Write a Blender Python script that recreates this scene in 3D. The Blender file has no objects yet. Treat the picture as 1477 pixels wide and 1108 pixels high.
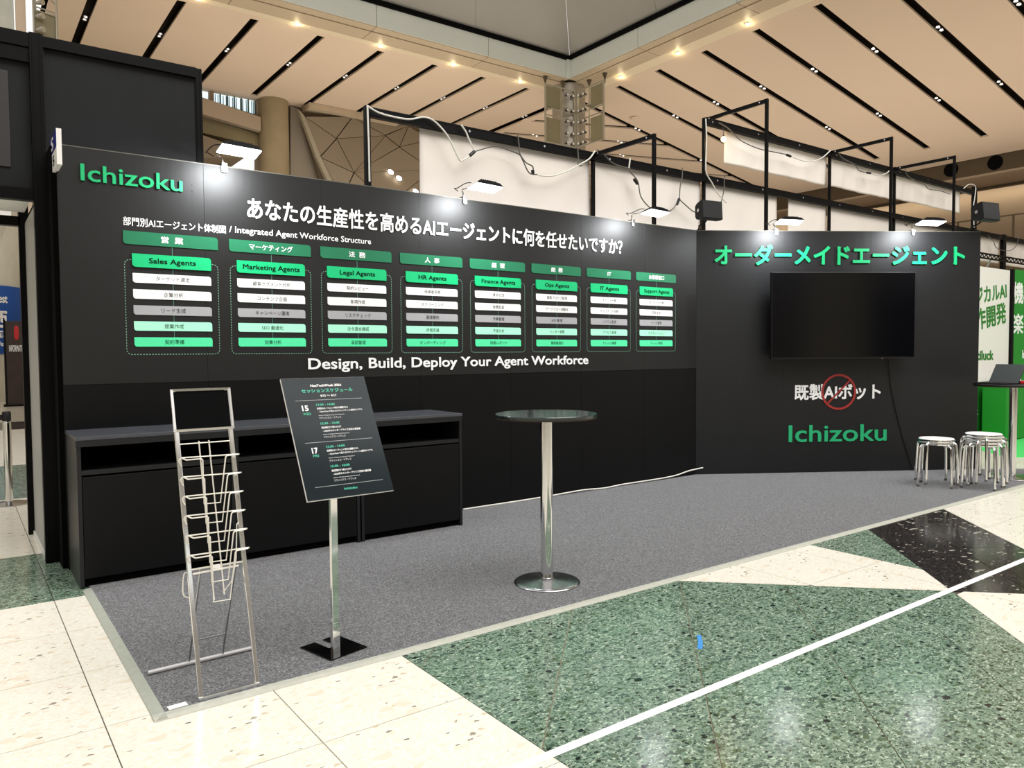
import bpy, bmesh, math, random
from mathutils import Vector, Matrix

random.seed(7)
SC = bpy.context.scene
COL = SC.collection
PI = math.pi

# ------------------------------------------------------------------ camera, world, big lights, exposure
F_PX, PITCH, YAW, ROLL, CAM_H = 1094.31, 0.041093, 0.633164, -0.0071075, 1.3732
fwd = Vector((math.sin(YAW)*math.cos(PITCH), math.cos(YAW)*math.cos(PITCH), -math.sin(PITCH)))
rgt = Vector((math.cos(YAW), -math.sin(YAW), 0.0))
upv = rgt.cross(fwd)
r2 = rgt*math.cos(ROLL) + upv*math.sin(ROLL)
u2 = -rgt*math.sin(ROLL) + upv*math.cos(ROLL)
cam_d = bpy.data.cameras.new('camera')
cam_d.sensor_fit = 'HORIZONTAL'; cam_d.sensor_width = 36.0
cam_d.lens = F_PX/1477.0*36.0
cam_d.clip_end = 300
cam = bpy.data.objects.new('camera', cam_d)
M = Matrix((( r2.x, u2.x, -fwd.x, 0.0), (r2.y, u2.y, -fwd.y, 0.0), (r2.z, u2.z, -fwd.z, CAM_H), (0, 0, 0, 1)))
cam.matrix_world = M
COL.objects.link(cam)
SC.camera = cam

w = bpy.data.worlds.new('hall_air'); SC.world = w; w.use_nodes = True
bg = w.node_tree.nodes['Background']
bg.inputs[0].default_value = (1.0, 0.965, 0.92, 1); bg.inputs[1].default_value = 1.15

def area(name, loc, target, sx, sy, power, color=(1, .97, .93), spread=PI):
    d = bpy.data.lights.new(name, 'AREA'); d.shape = 'RECTANGLE'; d.size = sx; d.size_y = sy
    d.energy = power; d.color = color; d.spread = spread
    o = bpy.data.objects.new(name, d); o.location = loc
    o.rotation_euler = (Vector(target)-Vector(loc)).to_track_quat('-Z', 'Y').to_euler()
    COL.objects.link(o); return o
area('booth_fill_light', (6.0, -1.5, 12.5), (7.5, 6.5, 2.0), 12, 7, 1500, (1, .98, .95))  # unseen fill standing in for overhead light, aimed to brighten walls and sheets
area('ceiling_fill_light', (12.0, 22.5, 3.2), (12.0, 23.5, 11), 16, 9, 750, (1, .92, .82))  # added fill lamp, brightens the left ceiling from below
area('ceiling_fill_light', (25.5, 12.0, 2.6), (25.5, 12.0, 11), 10, 22, 800, (1, .93, .84))  # second added fill from below, for the sloping right ceiling
vs = SC.view_settings
vs.view_transform = 'Standard'; vs.look = 'None'; vs.exposure = 0.0; vs.gamma = 1.0
vs.use_curve_mapping = False

# ------------------------------------------------------------------ materials
def srgb(r, g, b):
    f = lambda c: (c/255/12.92) if c/255 <= .04045 else ((c/255+.055)/1.055)**2.4
    return (f(r), f(g), f(b), 1.0)
def new_mat(name):
    m = bpy.data.materials.new(name); m.use_nodes = True
    nt = m.node_tree; return m, nt, nt.nodes['Principled BSDF']
def noise(nt, scale, detail=3, rough=.6, coord='Object', stretch=None):
    tc = nt.nodes.new('ShaderNodeTexCoord'); n = nt.nodes.new('ShaderNodeTexNoise')
    n.inputs['Scale'].default_value = scale; n.inputs['Detail'].default_value = detail; n.inputs['Roughness'].default_value = rough
    if stretch:
        mp = nt.nodes.new('ShaderNodeMapping'); mp.inputs['Scale'].default_value = stretch
        nt.links.new(tc.outputs[coord], mp.inputs[0]); nt.links.new(mp.outputs[0], n.inputs['Vector'])
    else: nt.links.new(tc.outputs[coord], n.inputs['Vector'])
    return n
def ramp(nt, src, stops):
    r = nt.nodes.new('ShaderNodeValToRGB'); el = r.color_ramp.elements
    while len(el) > 1: el.remove(el[-1])
    el[0].position = stops[0][0]; el[0].color = stops[0][1]
    for p, c in stops[1:]:
        e = el.new(p); e.color = c
    nt.links.new(src, r.inputs[0]); return r
def simple(name, col, rough=.5, metal=0.0, var=.06, nscale=30, bump=0.0, spec=.5, bscale=None, stretch=None):
    m, nt, b = new_mat(name)
    n = noise(nt, nscale, stretch=stretch)
    lo = tuple(max(0, c*(1-var)) for c in col[:3])+(1,); hi = tuple(min(1, c*(1+var)) for c in col[:3])+(1,)
    r = ramp(nt, n.outputs['Fac'], [(.3, lo), (.7, hi)])
    nt.links.new(r.outputs[0], b.inputs['Base Color'])
    b.inputs['Roughness'].default_value = rough; b.inputs['Metallic'].default_value = metal
    b.inputs['Specular IOR Level'].default_value = spec
    if bump:
        bn = nt.nodes.new('ShaderNodeBump'); bn.inputs['Strength'].default_value = bump; bn.inputs['Distance'].default_value = .002
        n2 = noise(nt, bscale or nscale*3); nt.links.new(n2.outputs['Fac'], bn.inputs['Height']); nt.links.new(bn.outputs[0], b.inputs['Normal'])
    return m
def emit(name, col, strength):
    m, nt, b = new_mat(name)
    n = noise(nt, 5); r = ramp(nt, n.outputs['Fac'], [(0, col), (1, col)])
    nt.links.new(r.outputs[0], b.inputs['Emission Color']); b.inputs['Base Color'].default_value = (.8, .8, .8, 1)
    b.inputs['Emission Strength'].default_value = strength
    return m
def terrazzo(name, base_a, base_b, chips, rough=.16, scale=1.0, streak=(1, 1, 1), spec=.5, ang=False):
    """polished stone agglomerate: mottled matrix + layers of voronoi chips; chips=[(scale, thresh, colour, density)]"""
    m, nt, b = new_mat(name)
    tc = nt.nodes.new('ShaderNodeTexCoord')
    mp = nt.nodes.new('ShaderNodeMapping'); mp.inputs['Scale'].default_value = streak
    nt.links.new(tc.outputs['Object'], mp.inputs[0])
    wn = nt.nodes.new('ShaderNodeTexNoise'); wn.inputs['Scale'].default_value = 40; wn.inputs['Detail'].default_value = 2
    nt.links.new(mp.outputs[0], wn.inputs['Vector'])
    wv = nt.nodes.new('ShaderNodeVectorMath'); wv.operation = 'SCALE'; wv.inputs[3].default_value = .022
    nt.links.new(wn.outputs['Color'], wv.inputs[0])
    av = nt.nodes.new('ShaderNodeVectorMath'); nt.links.new(mp.outputs[0], av.inputs[0]); nt.links.new(wv.outputs[0], av.inputs[1])
    n = nt.nodes.new('ShaderNodeTexNoise'); n.inputs['Scale'].default_value = 55*scale; n.inputs['Detail'].default_value = 5; n.inputs['Roughness'].default_value = .75
    nt.links.new(av.outputs[0], n.inputs['Vector'])
    cur = ramp(nt, n.outputs['Fac'], [(.35, base_a), (.62, base_b)]).outputs[0]
    for ch_ in chips:
        s, th, colr, dens = ch_[:4]; rnd_ = len(ch_) > 4
        v = nt.nodes.new('ShaderNodeTexVoronoi'); v.inputs['Scale'].default_value = s
        v.inputs['Randomness'].default_value = 1.0
        nt.links.new(av.outputs[0], v.inputs['Vector'])
        sep = nt.nodes.new('ShaderNodeSeparateColor'); nt.links.new(v.outputs['Color'], sep.inputs[0])
        lt = nt.nodes.new('ShaderNodeMath'); lt.operation = 'LESS_THAN'; lt.inputs[1].default_value = dens
        nt.links.new(sep.outputs[0], lt.inputs[0])
        sz = nt.nodes.new('ShaderNodeMath'); sz.operation = 'MULTIPLY_ADD'; sz.inputs[1].default_value = th*.8; sz.inputs[2].default_value = th*.35
        nt.links.new(sep.outputs[1], sz.inputs[0])
        if ang and not rnd_:      # angular broken chips: inside of whole cells
            ve = nt.nodes.new('ShaderNodeTexVoronoi'); ve.feature = 'DISTANCE_TO_EDGE'; ve.inputs['Scale'].default_value = s; ve.inputs['Randomness'].default_value = 1.0
            nt.links.new(av.outputs[0], ve.inputs['Vector'])
            iv = nt.nodes.new('ShaderNodeMath'); iv.operation = 'MULTIPLY_ADD'; iv.inputs[1].default_value = .12; iv.inputs[2].default_value = .03+(.42-th)*.3
            nt.links.new(sep.outputs[1], iv.inputs[0])
            ds = nt.nodes.new('ShaderNodeMath'); ds.operation = 'GREATER_THAN'
            nt.links.new(ve.outputs['Distance'], ds.inputs[0]); nt.links.new(iv.outputs[0], ds.inputs[1])
        else:
            ds = nt.nodes.new('ShaderNodeMath'); ds.operation = 'LESS_THAN'
            nt.links.new(v.outputs['Distance'], ds.inputs[0]); nt.links.new(sz.outputs[0], ds.inputs[1])
        mu = nt.nodes.new('ShaderNodeMath'); mu.operation = 'MULTIPLY'
        nt.links.new(lt.outputs[0], mu.inputs[0]); nt.links.new(ds.outputs[0], mu.inputs[1])
        mx = nt.nodes.new('ShaderNodeMix'); mx.data_type = 'RGBA'
        nt.links.new(mu.outputs[0], mx.inputs['Factor']); nt.links.new(cur, mx.inputs['A']); mx.inputs['B'].default_value = colr
        cur = mx.outputs['Result']
    nt.links.new(cur, b.inputs['Base Color'])
    b.inputs['Roughness'].default_value = rough; b.inputs['Specular IOR Level'].default_value = spec
    return m

BEIGE = terrazzo('cream_terrazzo', srgb(238, 231, 213), srgb(250, 246, 233),
    [(30, .36, srgb(240, 230, 212), .16), (75, .35, srgb(253, 251, 244), .25), (12, .24, srgb(240, 228, 208), .10), (24, .18, srgb(222, 204, 178), .012), (30, .22, srgb(160, 148, 128), .012), (48, .26, srgb(120, 110, 94), .008)], rough=.2, streak=(1, 1.9, 1), ang=True)
GREEN = terrazzo('green_terrazzo', srgb(86, 110, 96), srgb(150, 172, 150),
    [(30, .40, srgb(112, 138, 118), .40), (80, .38, srgb(186, 202, 182), .20), (95, .40, srgb(56, 76, 66), .26), (50, .38, srgb(70, 92, 80), .18), (34, .36, srgb(84, 104, 78), .12), (22, .34, srgb(28, 40, 38), .13, 1), (34, .34, srgb(34, 48, 44), .14, 1), (12, .24, srgb(20, 28, 27), .16, 1), (15, .16, srgb(200, 196, 170), .03, 1)], rough=.15, streak=(1, 1.35, 1), ang=True)
BLACKT = terrazzo('black_terrazzo', srgb(20, 19, 20), srgb(60, 56, 54),
    [(40, .38, srgb(80, 75, 71), .18), (60, .38, srgb(10, 10, 11), .3), (36, .34, srgb(160, 154, 142), .03), (17, .22, srgb(180, 174, 162), .03)], rough=.12, streak=(1, 2.0, 1), ang=True)
GROUT = simple('grout', srgb(82, 76, 66), .8)
GROUTL = simple('tan_grout', srgb(156, 142, 118), .8)
FARFLOOR = terrazzo('far_floor', srgb(205, 198, 178), srgb(240, 234, 216), [(30, .3, srgb(180, 168, 146), .2)], rough=.2)

def carpet_mat():
    m, nt, b = new_mat('grey_needle_carpet')
    n = noise(nt, 105, 5, .9); n2 = noise(nt, 40, 3, .6); n3 = noise(nt, 45, 3, .7, stretch=(1, 6, 1))
    r = ramp(nt, n.outputs['Fac'], [(.39, srgb(42, 43, 46)), (.5, srgb(97, 98, 102)), (.61, srgb(168, 169, 172))])
    r2_ = ramp(nt, n2.outputs['Fac'], [(.3, (.72, .72, .72, 1)), (.7, (1.1, 1.1, 1.1, 1))])
    mx = nt.nodes.new('ShaderNodeMix'); mx.data_type = 'RGBA'; mx.blend_type = 'MULTIPLY'; mx.inputs['Factor'].default_value = .8
    nt.links.new(r.outputs[0], mx.inputs['A']); nt.links.new(r2_.outputs[0], mx.inputs['B'])
    r3 = ramp(nt, n3.outputs['Fac'], [(.3, (.86, .86, .86, 1)), (.7, (1.12, 1.12, 1.12, 1))])
    mx2 = nt.nodes.new('ShaderNodeMix'); mx2.data_type = 'RGBA'; mx2.blend_type = 'MULTIPLY'; mx2.inputs['Factor'].default_value = .8
    nt.links.new(mx.outputs['Result'], mx2.inputs['A']); nt.links.new(r3.outputs[0], mx2.inputs['B'])
    nt.links.new(mx2.outputs['Result'], b.inputs['Base Color'])
    b.inputs['Roughness'].default_value = 1.0; b.inputs['Specular IOR Level'].default_value = .1
    b.inputs['Sheen Weight'].default_value = .35; b.inputs['Sheen Roughness'].default_value = .5
    bn = nt.nodes.new('ShaderNodeBump'); bn.inputs['Strength'].default_value = .5; bn.inputs['Distance'].default_value = .003
    nt.links.new(n.outputs['Fac'], bn.inputs['Height']); nt.links.new(bn.outputs[0], b.inputs['Normal'])
    return m
CARPET = carpet_mat()

def printed(name, col, rough, spec=.4, wr=.25):
    # matt printed sheet with faint vertical wrinkles
    m, nt, b = new_mat(name)
    n = noise(nt, 4, 3, .6); r = ramp(nt, n.outputs['Fac'], [(.3, tuple(c*.92 for c in col[:3])+(1,)), (.7, tuple(c*1.08 for c in col[:3])+(1,))])
    nt.links.new(r.outputs[0], b.inputs['Base Color']); b.inputs['Roughness'].default_value = rough
    b.inputs['Specular IOR Level'].default_value = spec
    n2 = noise(nt, 3.0, 4, .6, stretch=(6, 6, .5)); bn = nt.nodes.new('ShaderNodeBump'); bn.inputs['Strength'].default_value = wr; bn.inputs['Distance'].default_value = .004
    nt.links.new(n2.outputs['Fac'], bn.inputs['Height']); nt.links.new(bn.outputs[0], b.inputs['Normal'])
    return m
PRINT = printed('charcoal_printed_sheet', srgb(20, 20, 20), .48, .42)
PRINTB = printed('charcoal_printed_sheet_plain', srgb(19, 20, 22), .48, .42)
PANEL = printed('black_panel', srgb(9, 9, 10), .45, .2, .1)
TOWER = printed('tower_panel', srgb(28, 29, 31), .6, .2, .1)
BLACKM = simple('black_metal', srgb(6, 6, 7), .45, .0, spec=.14)
BLACKP = simple('black_matt', srgb(9, 9, 10), .5)
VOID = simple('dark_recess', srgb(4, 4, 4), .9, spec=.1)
COUNTER = simple('charcoal_laminate', srgb(30, 31, 33), .35, var=.05, spec=.35)
CTOP = simple('slate_laminate_top', srgb(74, 76, 82), .25, var=.06, spec=.6)
CFRONT = simple('black_laminate_front', srgb(11, 11, 12), .4, var=.06, spec=.25)
CHROME = simple('chrome', (.78, .78, .78, 1), .09, 1.0, var=.03)
STEEL = simple('brushed_steel', (.50, .50, .51, 1), .22, 1.0, var=.05)
WIRE = simple('cream_white_wire', srgb(238, 234, 224), .3, .2)
SEATW = simple('white_vinyl', srgb(240, 240, 240), .35)
ALU = simple('aluminium_trim', srgb(198, 198, 186), .45, .15)
ALUD = simple('aluminium_trim_sloped', srgb(180, 184, 172), .45, .1)
TAPE = simple('white_tape', srgb(250, 249, 247), .45, var=.01)
WHITE = simple('white_paint', srgb(238, 236, 232), .6, var=.02)
LETW = simple('white_letters', srgb(250, 250, 250), .5, var=.01)
LETD = simple('dark_letters', srgb(6, 22, 16), .7, spec=.1)
LETG = simple('grey_letters', srgb(34, 38, 38), .7, spec=.1)
GRN = simple('emerald_letters', srgb(20, 178, 112), .45, var=.02)
GRNS = simple('emerald_letter_rim', srgb(8, 140, 84), .5)
TILE1 = simple('dark_green_plate', srgb(40, 118, 84), .3, var=.04)
TILE2 = simple('bright_green_plate', srgb(16, 190, 120), .4, var=.03)
IT = [simple('white_plate', srgb(248, 248, 248), .5, var=.01), simple('white_plate_b', srgb(240, 240, 240), .5, var=.01), simple('grey_plate', srgb(168, 168, 172), .5, var=.02),
      simple('mint_plate', srgb(176, 252, 218), .5, var=.02), simple('green_plate', srgb(84, 236, 170), .5, var=.02)]
LINEG = simple('thin_green_line', srgb(84, 140, 118), .5)
LINEW = simple('thin_grey_line', srgb(190, 196, 196), .5)
REDC = simple('red_prohibition_ring', srgb(160, 44, 40), .5)
SCREEN = simple('tv_glass', srgb(6, 7, 11), .12, spec=.5, var=.02)
TEAL = simple('teal_letters', srgb(70, 205, 170), .5)
POSTER = simple('poster_face', srgb(26, 36, 41), .14, var=.25, nscale=3, spec=.13)
FOAM = simple('white_foam_edge', srgb(240, 240, 238), .7)
TAN = simple('tan_ceiling', srgb(206, 185, 162), .75, var=.015, nscale=.6)
TANL = simple('cove_strip', srgb(214, 198, 170), .6, var=.02)
SOFF = simple('bronze_soffit', srgb(182, 164, 138), .5, var=.02, nscale=1)
FASC = simple('pale_fascia', srgb(196, 198, 188), .5, var=.02, nscale=1)
ROOFG = simple('grey_membrane', srgb(150, 146, 138), .8, var=.03, nscale=.5)
CONC = simple('concrete', srgb(178, 170, 148), .8, var=.14, nscale=.7)
CONCP = simple('pale_concrete', srgb(196, 194, 180), .8, var=.12, nscale=.9)
BRNP = simple('brown_grey_panel', srgb(128, 114, 94), .6, var=.03, nscale=.5)
BAND = simple('taupe_band', srgb(158, 140, 118), .6, var=.03)
DKBR = simple('dark_bronze', srgb(72, 58, 36), .6)
BROWNW = simple('brown_wall', srgb(150, 132, 110), .7, var=.03, nscale=.5)
SHEET = simple('white_fabric_sheet', srgb(238, 230, 222), .85, var=.03, nscale=1.6)
CORDW = simple('white_cord', srgb(226, 224, 216), .5)
CORDG = simple('grey_cord', srgb(92, 90, 84), .5)
CORDK = simple('black_cord', srgb(14, 14, 14), .5)
BLUE = simple('blue_sign', srgb(10, 78, 162), .5, var=.03)
KIOSK = simple('brown_kiosk', srgb(52, 34, 28), .4, var=.2, nscale=3)
REDM = simple('red_mark', srgb(196, 28, 36), .4)
NAVY = simple('navy_blue', srgb(34, 36, 122), .5)
GREYW = simple('grey_white_panel', srgb(176, 176, 172), .5, var=.02)
GRW = simple('green_booth_wall', srgb(28, 140, 40), .55, var=.04, nscale=2)
LIME = simple('lime_mat', srgb(76, 214, 108), .8, var=.04)
LEAFG = simple('green_print', srgb(40, 128, 40), .5)
STONE = simple('truss_metal', srgb(170, 164, 148), .35, .5)
TRPAN = simple('olive_panel', srgb(128, 118, 88), .6, var=.06, nscale=1)
TRDK = simple('lamp_housing', srgb(62, 60, 54), .5)
E_LED = emit('led_lens', (.95, .975, 1.0, 1), 18)
E_CEIL = emit('downlight_lens', (1.0, .93, .82, 1), 6)
E_COVE = emit('cove_lamp_lens', (1.0, .88, .6, 1), 7)
E_WARM = emit('warm_bulb', (1.0, .62, .22, 1), 25)
E_WIN = emit('daylight_window', (.72, .90, .97, 1), 1.05)
E_STRIP = emit('cove_strip_light', (1.0, .86, .66, 1), 2.2)
E_OPEN = emit('opening_and_pane_glow', (.9, .98, 1.0, 1), .7)

# ------------------------------------------------------------------ mesh helpers
def B(): return bmesh.new()
def box(bm, x0, x1, y0, y1, z0, z1, mi=0):
    vs_ = [bm.verts.new(p) for p in ((x0, y0, z0), (x1, y0, z0), (x1, y1, z0), (x0, y1, z0), (x0, y0, z1), (x1, y0, z1), (x1, y1, z1), (x0, y1, z1))]
    for f in ((3, 2, 1, 0), (4, 5, 6, 7), (0, 1, 5, 4), (1, 2, 6, 5), (2, 3, 7, 6), (3, 0, 4, 7)):
        bm.faces.new([vs_[i] for i in f]).material_index = mi
    return vs_
def frame_of(d):
    d = d.normalized(); a = Vector((0, 0, 1)) if abs(d.z) < .9 else Vector((1, 0, 0))
    u = d.cross(a).normalized(); return u, d.cross(u).normalized()
def tube(bm, pts, r, n=8, cap=True, radii=None):
    pts = [Vector(p) for p in pts]; rings = []
    for i, p in enumerate(pts):
        if i == 0: d = pts[1]-p
        elif i == len(pts)-1: d = p-pts[i-1]
        else: d = (pts[i+1]-p).normalized()+(p-pts[i-1]).normalized()
        if i == 0: u, v = frame_of(d)
        else:
            dn = d.normalized(); u = (u-dn*u.dot(dn))
            if u.length < 1e-5: u, v = frame_of(d)
            u.normalize(); v = dn.cross(u)
        rr = radii[i] if radii else r
        rings.append([bm.verts.new(p+u*rr*math.cos(2*PI*k/n)+v*rr*math.sin(2*PI*k/n)) for k in range(n)])
    for a, b in zip(rings, rings[1:]):
        for k in range(n): bm.faces.new((a[k], a[(k+1) % n], b[(k+1) % n], b[k]))
    if cap: bm.faces.new(rings[0][::-1]); bm.faces.new(rings[-1])
def bar(bm, p0, p1, w_, h_):
    p0 = Vector(p0); p1 = Vector(p1); u, v = frame_of(p1-p0)
    a = [bm.verts.new(p0+u*sx*w_/2+v*sy*h_/2) for sx, sy in ((-1, -1), (1, -1), (1, 1), (-1, 1))]
    b = [bm.verts.new(p1+u*sx*w_/2+v*sy*h_/2) for sx, sy in ((-1, -1), (1, -1), (1, 1), (-1, 1))]
    for k in range(4): bm.faces.new((a[k], a[(k+1) % 4], b[(k+1) % 4], b[k]))
    bm.faces.new(a[::-1]); bm.faces.new(b)
def lathe(bm, prof, n=32, c=(0, 0)):
    rings = []
    for r, z in prof:
        if r < 1e-6: rings.append([bm.verts.new((c[0], c[1], z))])
        else: rings.append([bm.verts.new((c[0]+r*math.cos(2*PI*k/n), c[1]+r*math.sin(2*PI*k/n), z)) for k in range(n)])
    for a, b in zip(rings, rings[1:]):
        for k in range(n):
            k2 = (k+1) % n
            if len(a) == 1 and len(b) == 1: continue
            if len(a) == 1: bm.faces.new((a[0], b[k2], b[k]))
            elif len(b) == 1: bm.faces.new((a[k], a[k2], b[0]))
            else: bm.faces.new((a[k], a[k2], b[k2], b[k]))
def prism(bm, poly, d):
    d = Vector(d); a = [bm.verts.new(Vector(p)) for p in poly]; b = [bm.verts.new(Vector(p)+d) for p in poly]
    bm.faces.new(a); bm.faces.new(b[::-1])
    n = len(poly)
    for k in range(n): bm.faces.new((a[k], b[k], b[(k+1) % n], a[(k+1) % n]))
def smooth_path(pts, n=5):
    pts = [Vector(p) for p in pts]; out = []
    for i in range(len(pts)-1):
        p0 = pts[max(0, i-1)]; p1 = pts[i]; p2 = pts[i+1]; p3 = pts[min(len(pts)-1, i+2)]
        for k in range(n):
            t = k/n
            out.append(.5*((2*p1)+(p2-p0)*t+(2*p0-5*p1+4*p2-p3)*t*t+(3*p1-p0-3*p2+p3)*t**3))
    out.append(pts[-1]); return out
def obj(name, bm, mat, parent=None, smooth=False, bevel=0, mw=None, center=False):
    bmesh.ops.recalc_face_normals(bm, faces=bm.faces[:])
    if bevel:
        bmesh.ops.bevel(bm, geom=bm.edges[:]+bm.verts[:], offset=bevel, segments=2, affect='EDGES', profile=.5)
    me = bpy.data.meshes.new(name); bm.to_mesh(me); bm.free()
    for m in (mat if isinstance(mat, (list, tuple)) else [mat]): me.materials.append(m)
    if smooth:
        me.polygons.foreach_set('use_smooth', [True]*len(me.polygons))
        try: me.set_sharp_from_angle(angle=math.radians(35))
        except Exception: pass
    o = bpy.data.objects.new(name, me); COL.objects.link(o)
    if parent is not None: o.parent = parent
    if mw is not None: o.matrix_local = mw
    return o
def tag(o, label, cat, group=None):
    o['label'] = label; o['category'] = cat
    if group: o['group'] = group
    return o
def thing(name, label, cat, loc=(0, 0, 0), rz=0, group=None):
    o = bpy.data.objects.new(name, None); COL.objects.link(o); o.location = loc; o.rotation_euler = (0, 0, rz)
    o.empty_display_size = .1
    return tag(o, label, cat, group)
def struct(name, bm=None, mat=None, loc=(0, 0, 0), **k):
    if bm is None:
        o = bpy.data.objects.new(name, None); COL.objects.link(o); o.location = loc
    else: o = obj(name, bm, mat, **k)
    o['kind'] = 'structure'; return o
# text: builtin font (with its CJK fallback) turned into mesh
def glyph_mesh(body, extrude, track=1.0, res=3):
    cu = bpy.data.curves.new('lettering', 'FONT'); cu.body = body; cu.extrude = extrude; cu.resolution_u = res
    cu.space_character = track
    o = bpy.data.objects.new('lettering', cu); COL.objects.link(o)
    dg = bpy.context.evaluated_depsgraph_get()
    me = bpy.data.meshes.new_from_object(o.evaluated_get(dg))
    bpy.data.objects.remove(o); bpy.data.curves.remove(cu)
    return me
_cap = []
def text(body, x0, x1, mat, parent, base=None, cap=None, z0=None, z1=None, bold=.018, thick=.002, mw=None, track=1.0, off=0.0, name='lettering', side=None):
    """letters in the local XZ plane facing -Y; x0..x1 width; either base + cap height or z0..z1.
    Boldness comes from overlaying shifted copies of the outline."""
    if not _cap:
        m_ = glyph_mesh('H', 0); _cap.append(max(v.co.y for v in m_.vertices)); bpy.data.meshes.remove(m_)
    flat = thick < .003
    me0 = glyph_mesh(body, 0.0 if flat else 1.0, track, 2 if flat else 3)
    V = [tuple(v.co) for v in me0.vertices]; F = [tuple(p.vertices) for p in me0.polygons]
    FS = [abs(p.normal.z) < .5 for p in me0.polygons]
    bpy.data.meshes.remove(me0)
    if bold < .006: sh = [(0, 0)]
    else:
        n = 4 if flat else 8
        sh = [(bold*math.cos(2*PI*(k+.5)/n), bold*math.sin(2*PI*(k+.5)/n)) for k in range(n)]+([(0, 0)] if not flat else [])
    xs = [v[0] for v in V]; ys = [v[1] for v in V]
    ax, bx, ay, by = min(xs)-bold, max(xs)+bold, min(ys)-bold, max(ys)+bold
    sx = (x1-x0)/(bx-ax)
    if base is not None: sz = cap/(_cap[0]+2*bold); oz = base+bold*sz
    else: sz = (z1-z0)/(by-ay); oz = z0-ay*sz
    verts = []; faces = []; fl = []
    for k_, (dx, dy) in enumerate(sh):
        o_ = len(verts); st = k_*.00012        # copies step forward a hair so that no two faces coincide
        verts += [(x0+(x+dx-ax)*sx, -off-((thick+st) if (flat or z > 0) else -.0005), oz+(y+dy)*sz) for x, y, z in V]
        faces += [tuple(i+o_ for i in f) for f in F]; fl += FS
    me = bpy.data.meshes.new(name); me.from_pydata(verts, [], faces); me.materials.append(mat)
    if side is not None:
        me.materials.append(side); me.polygons.foreach_set('material_index', [1 if f else 0 for f in fl])
    me.update()
    o = bpy.data.objects.new(name, me); COL.objects.link(o)
    if parent is not None: o.parent = parent
    if mw is not None: o.matrix_local = mw
    return o

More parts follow.
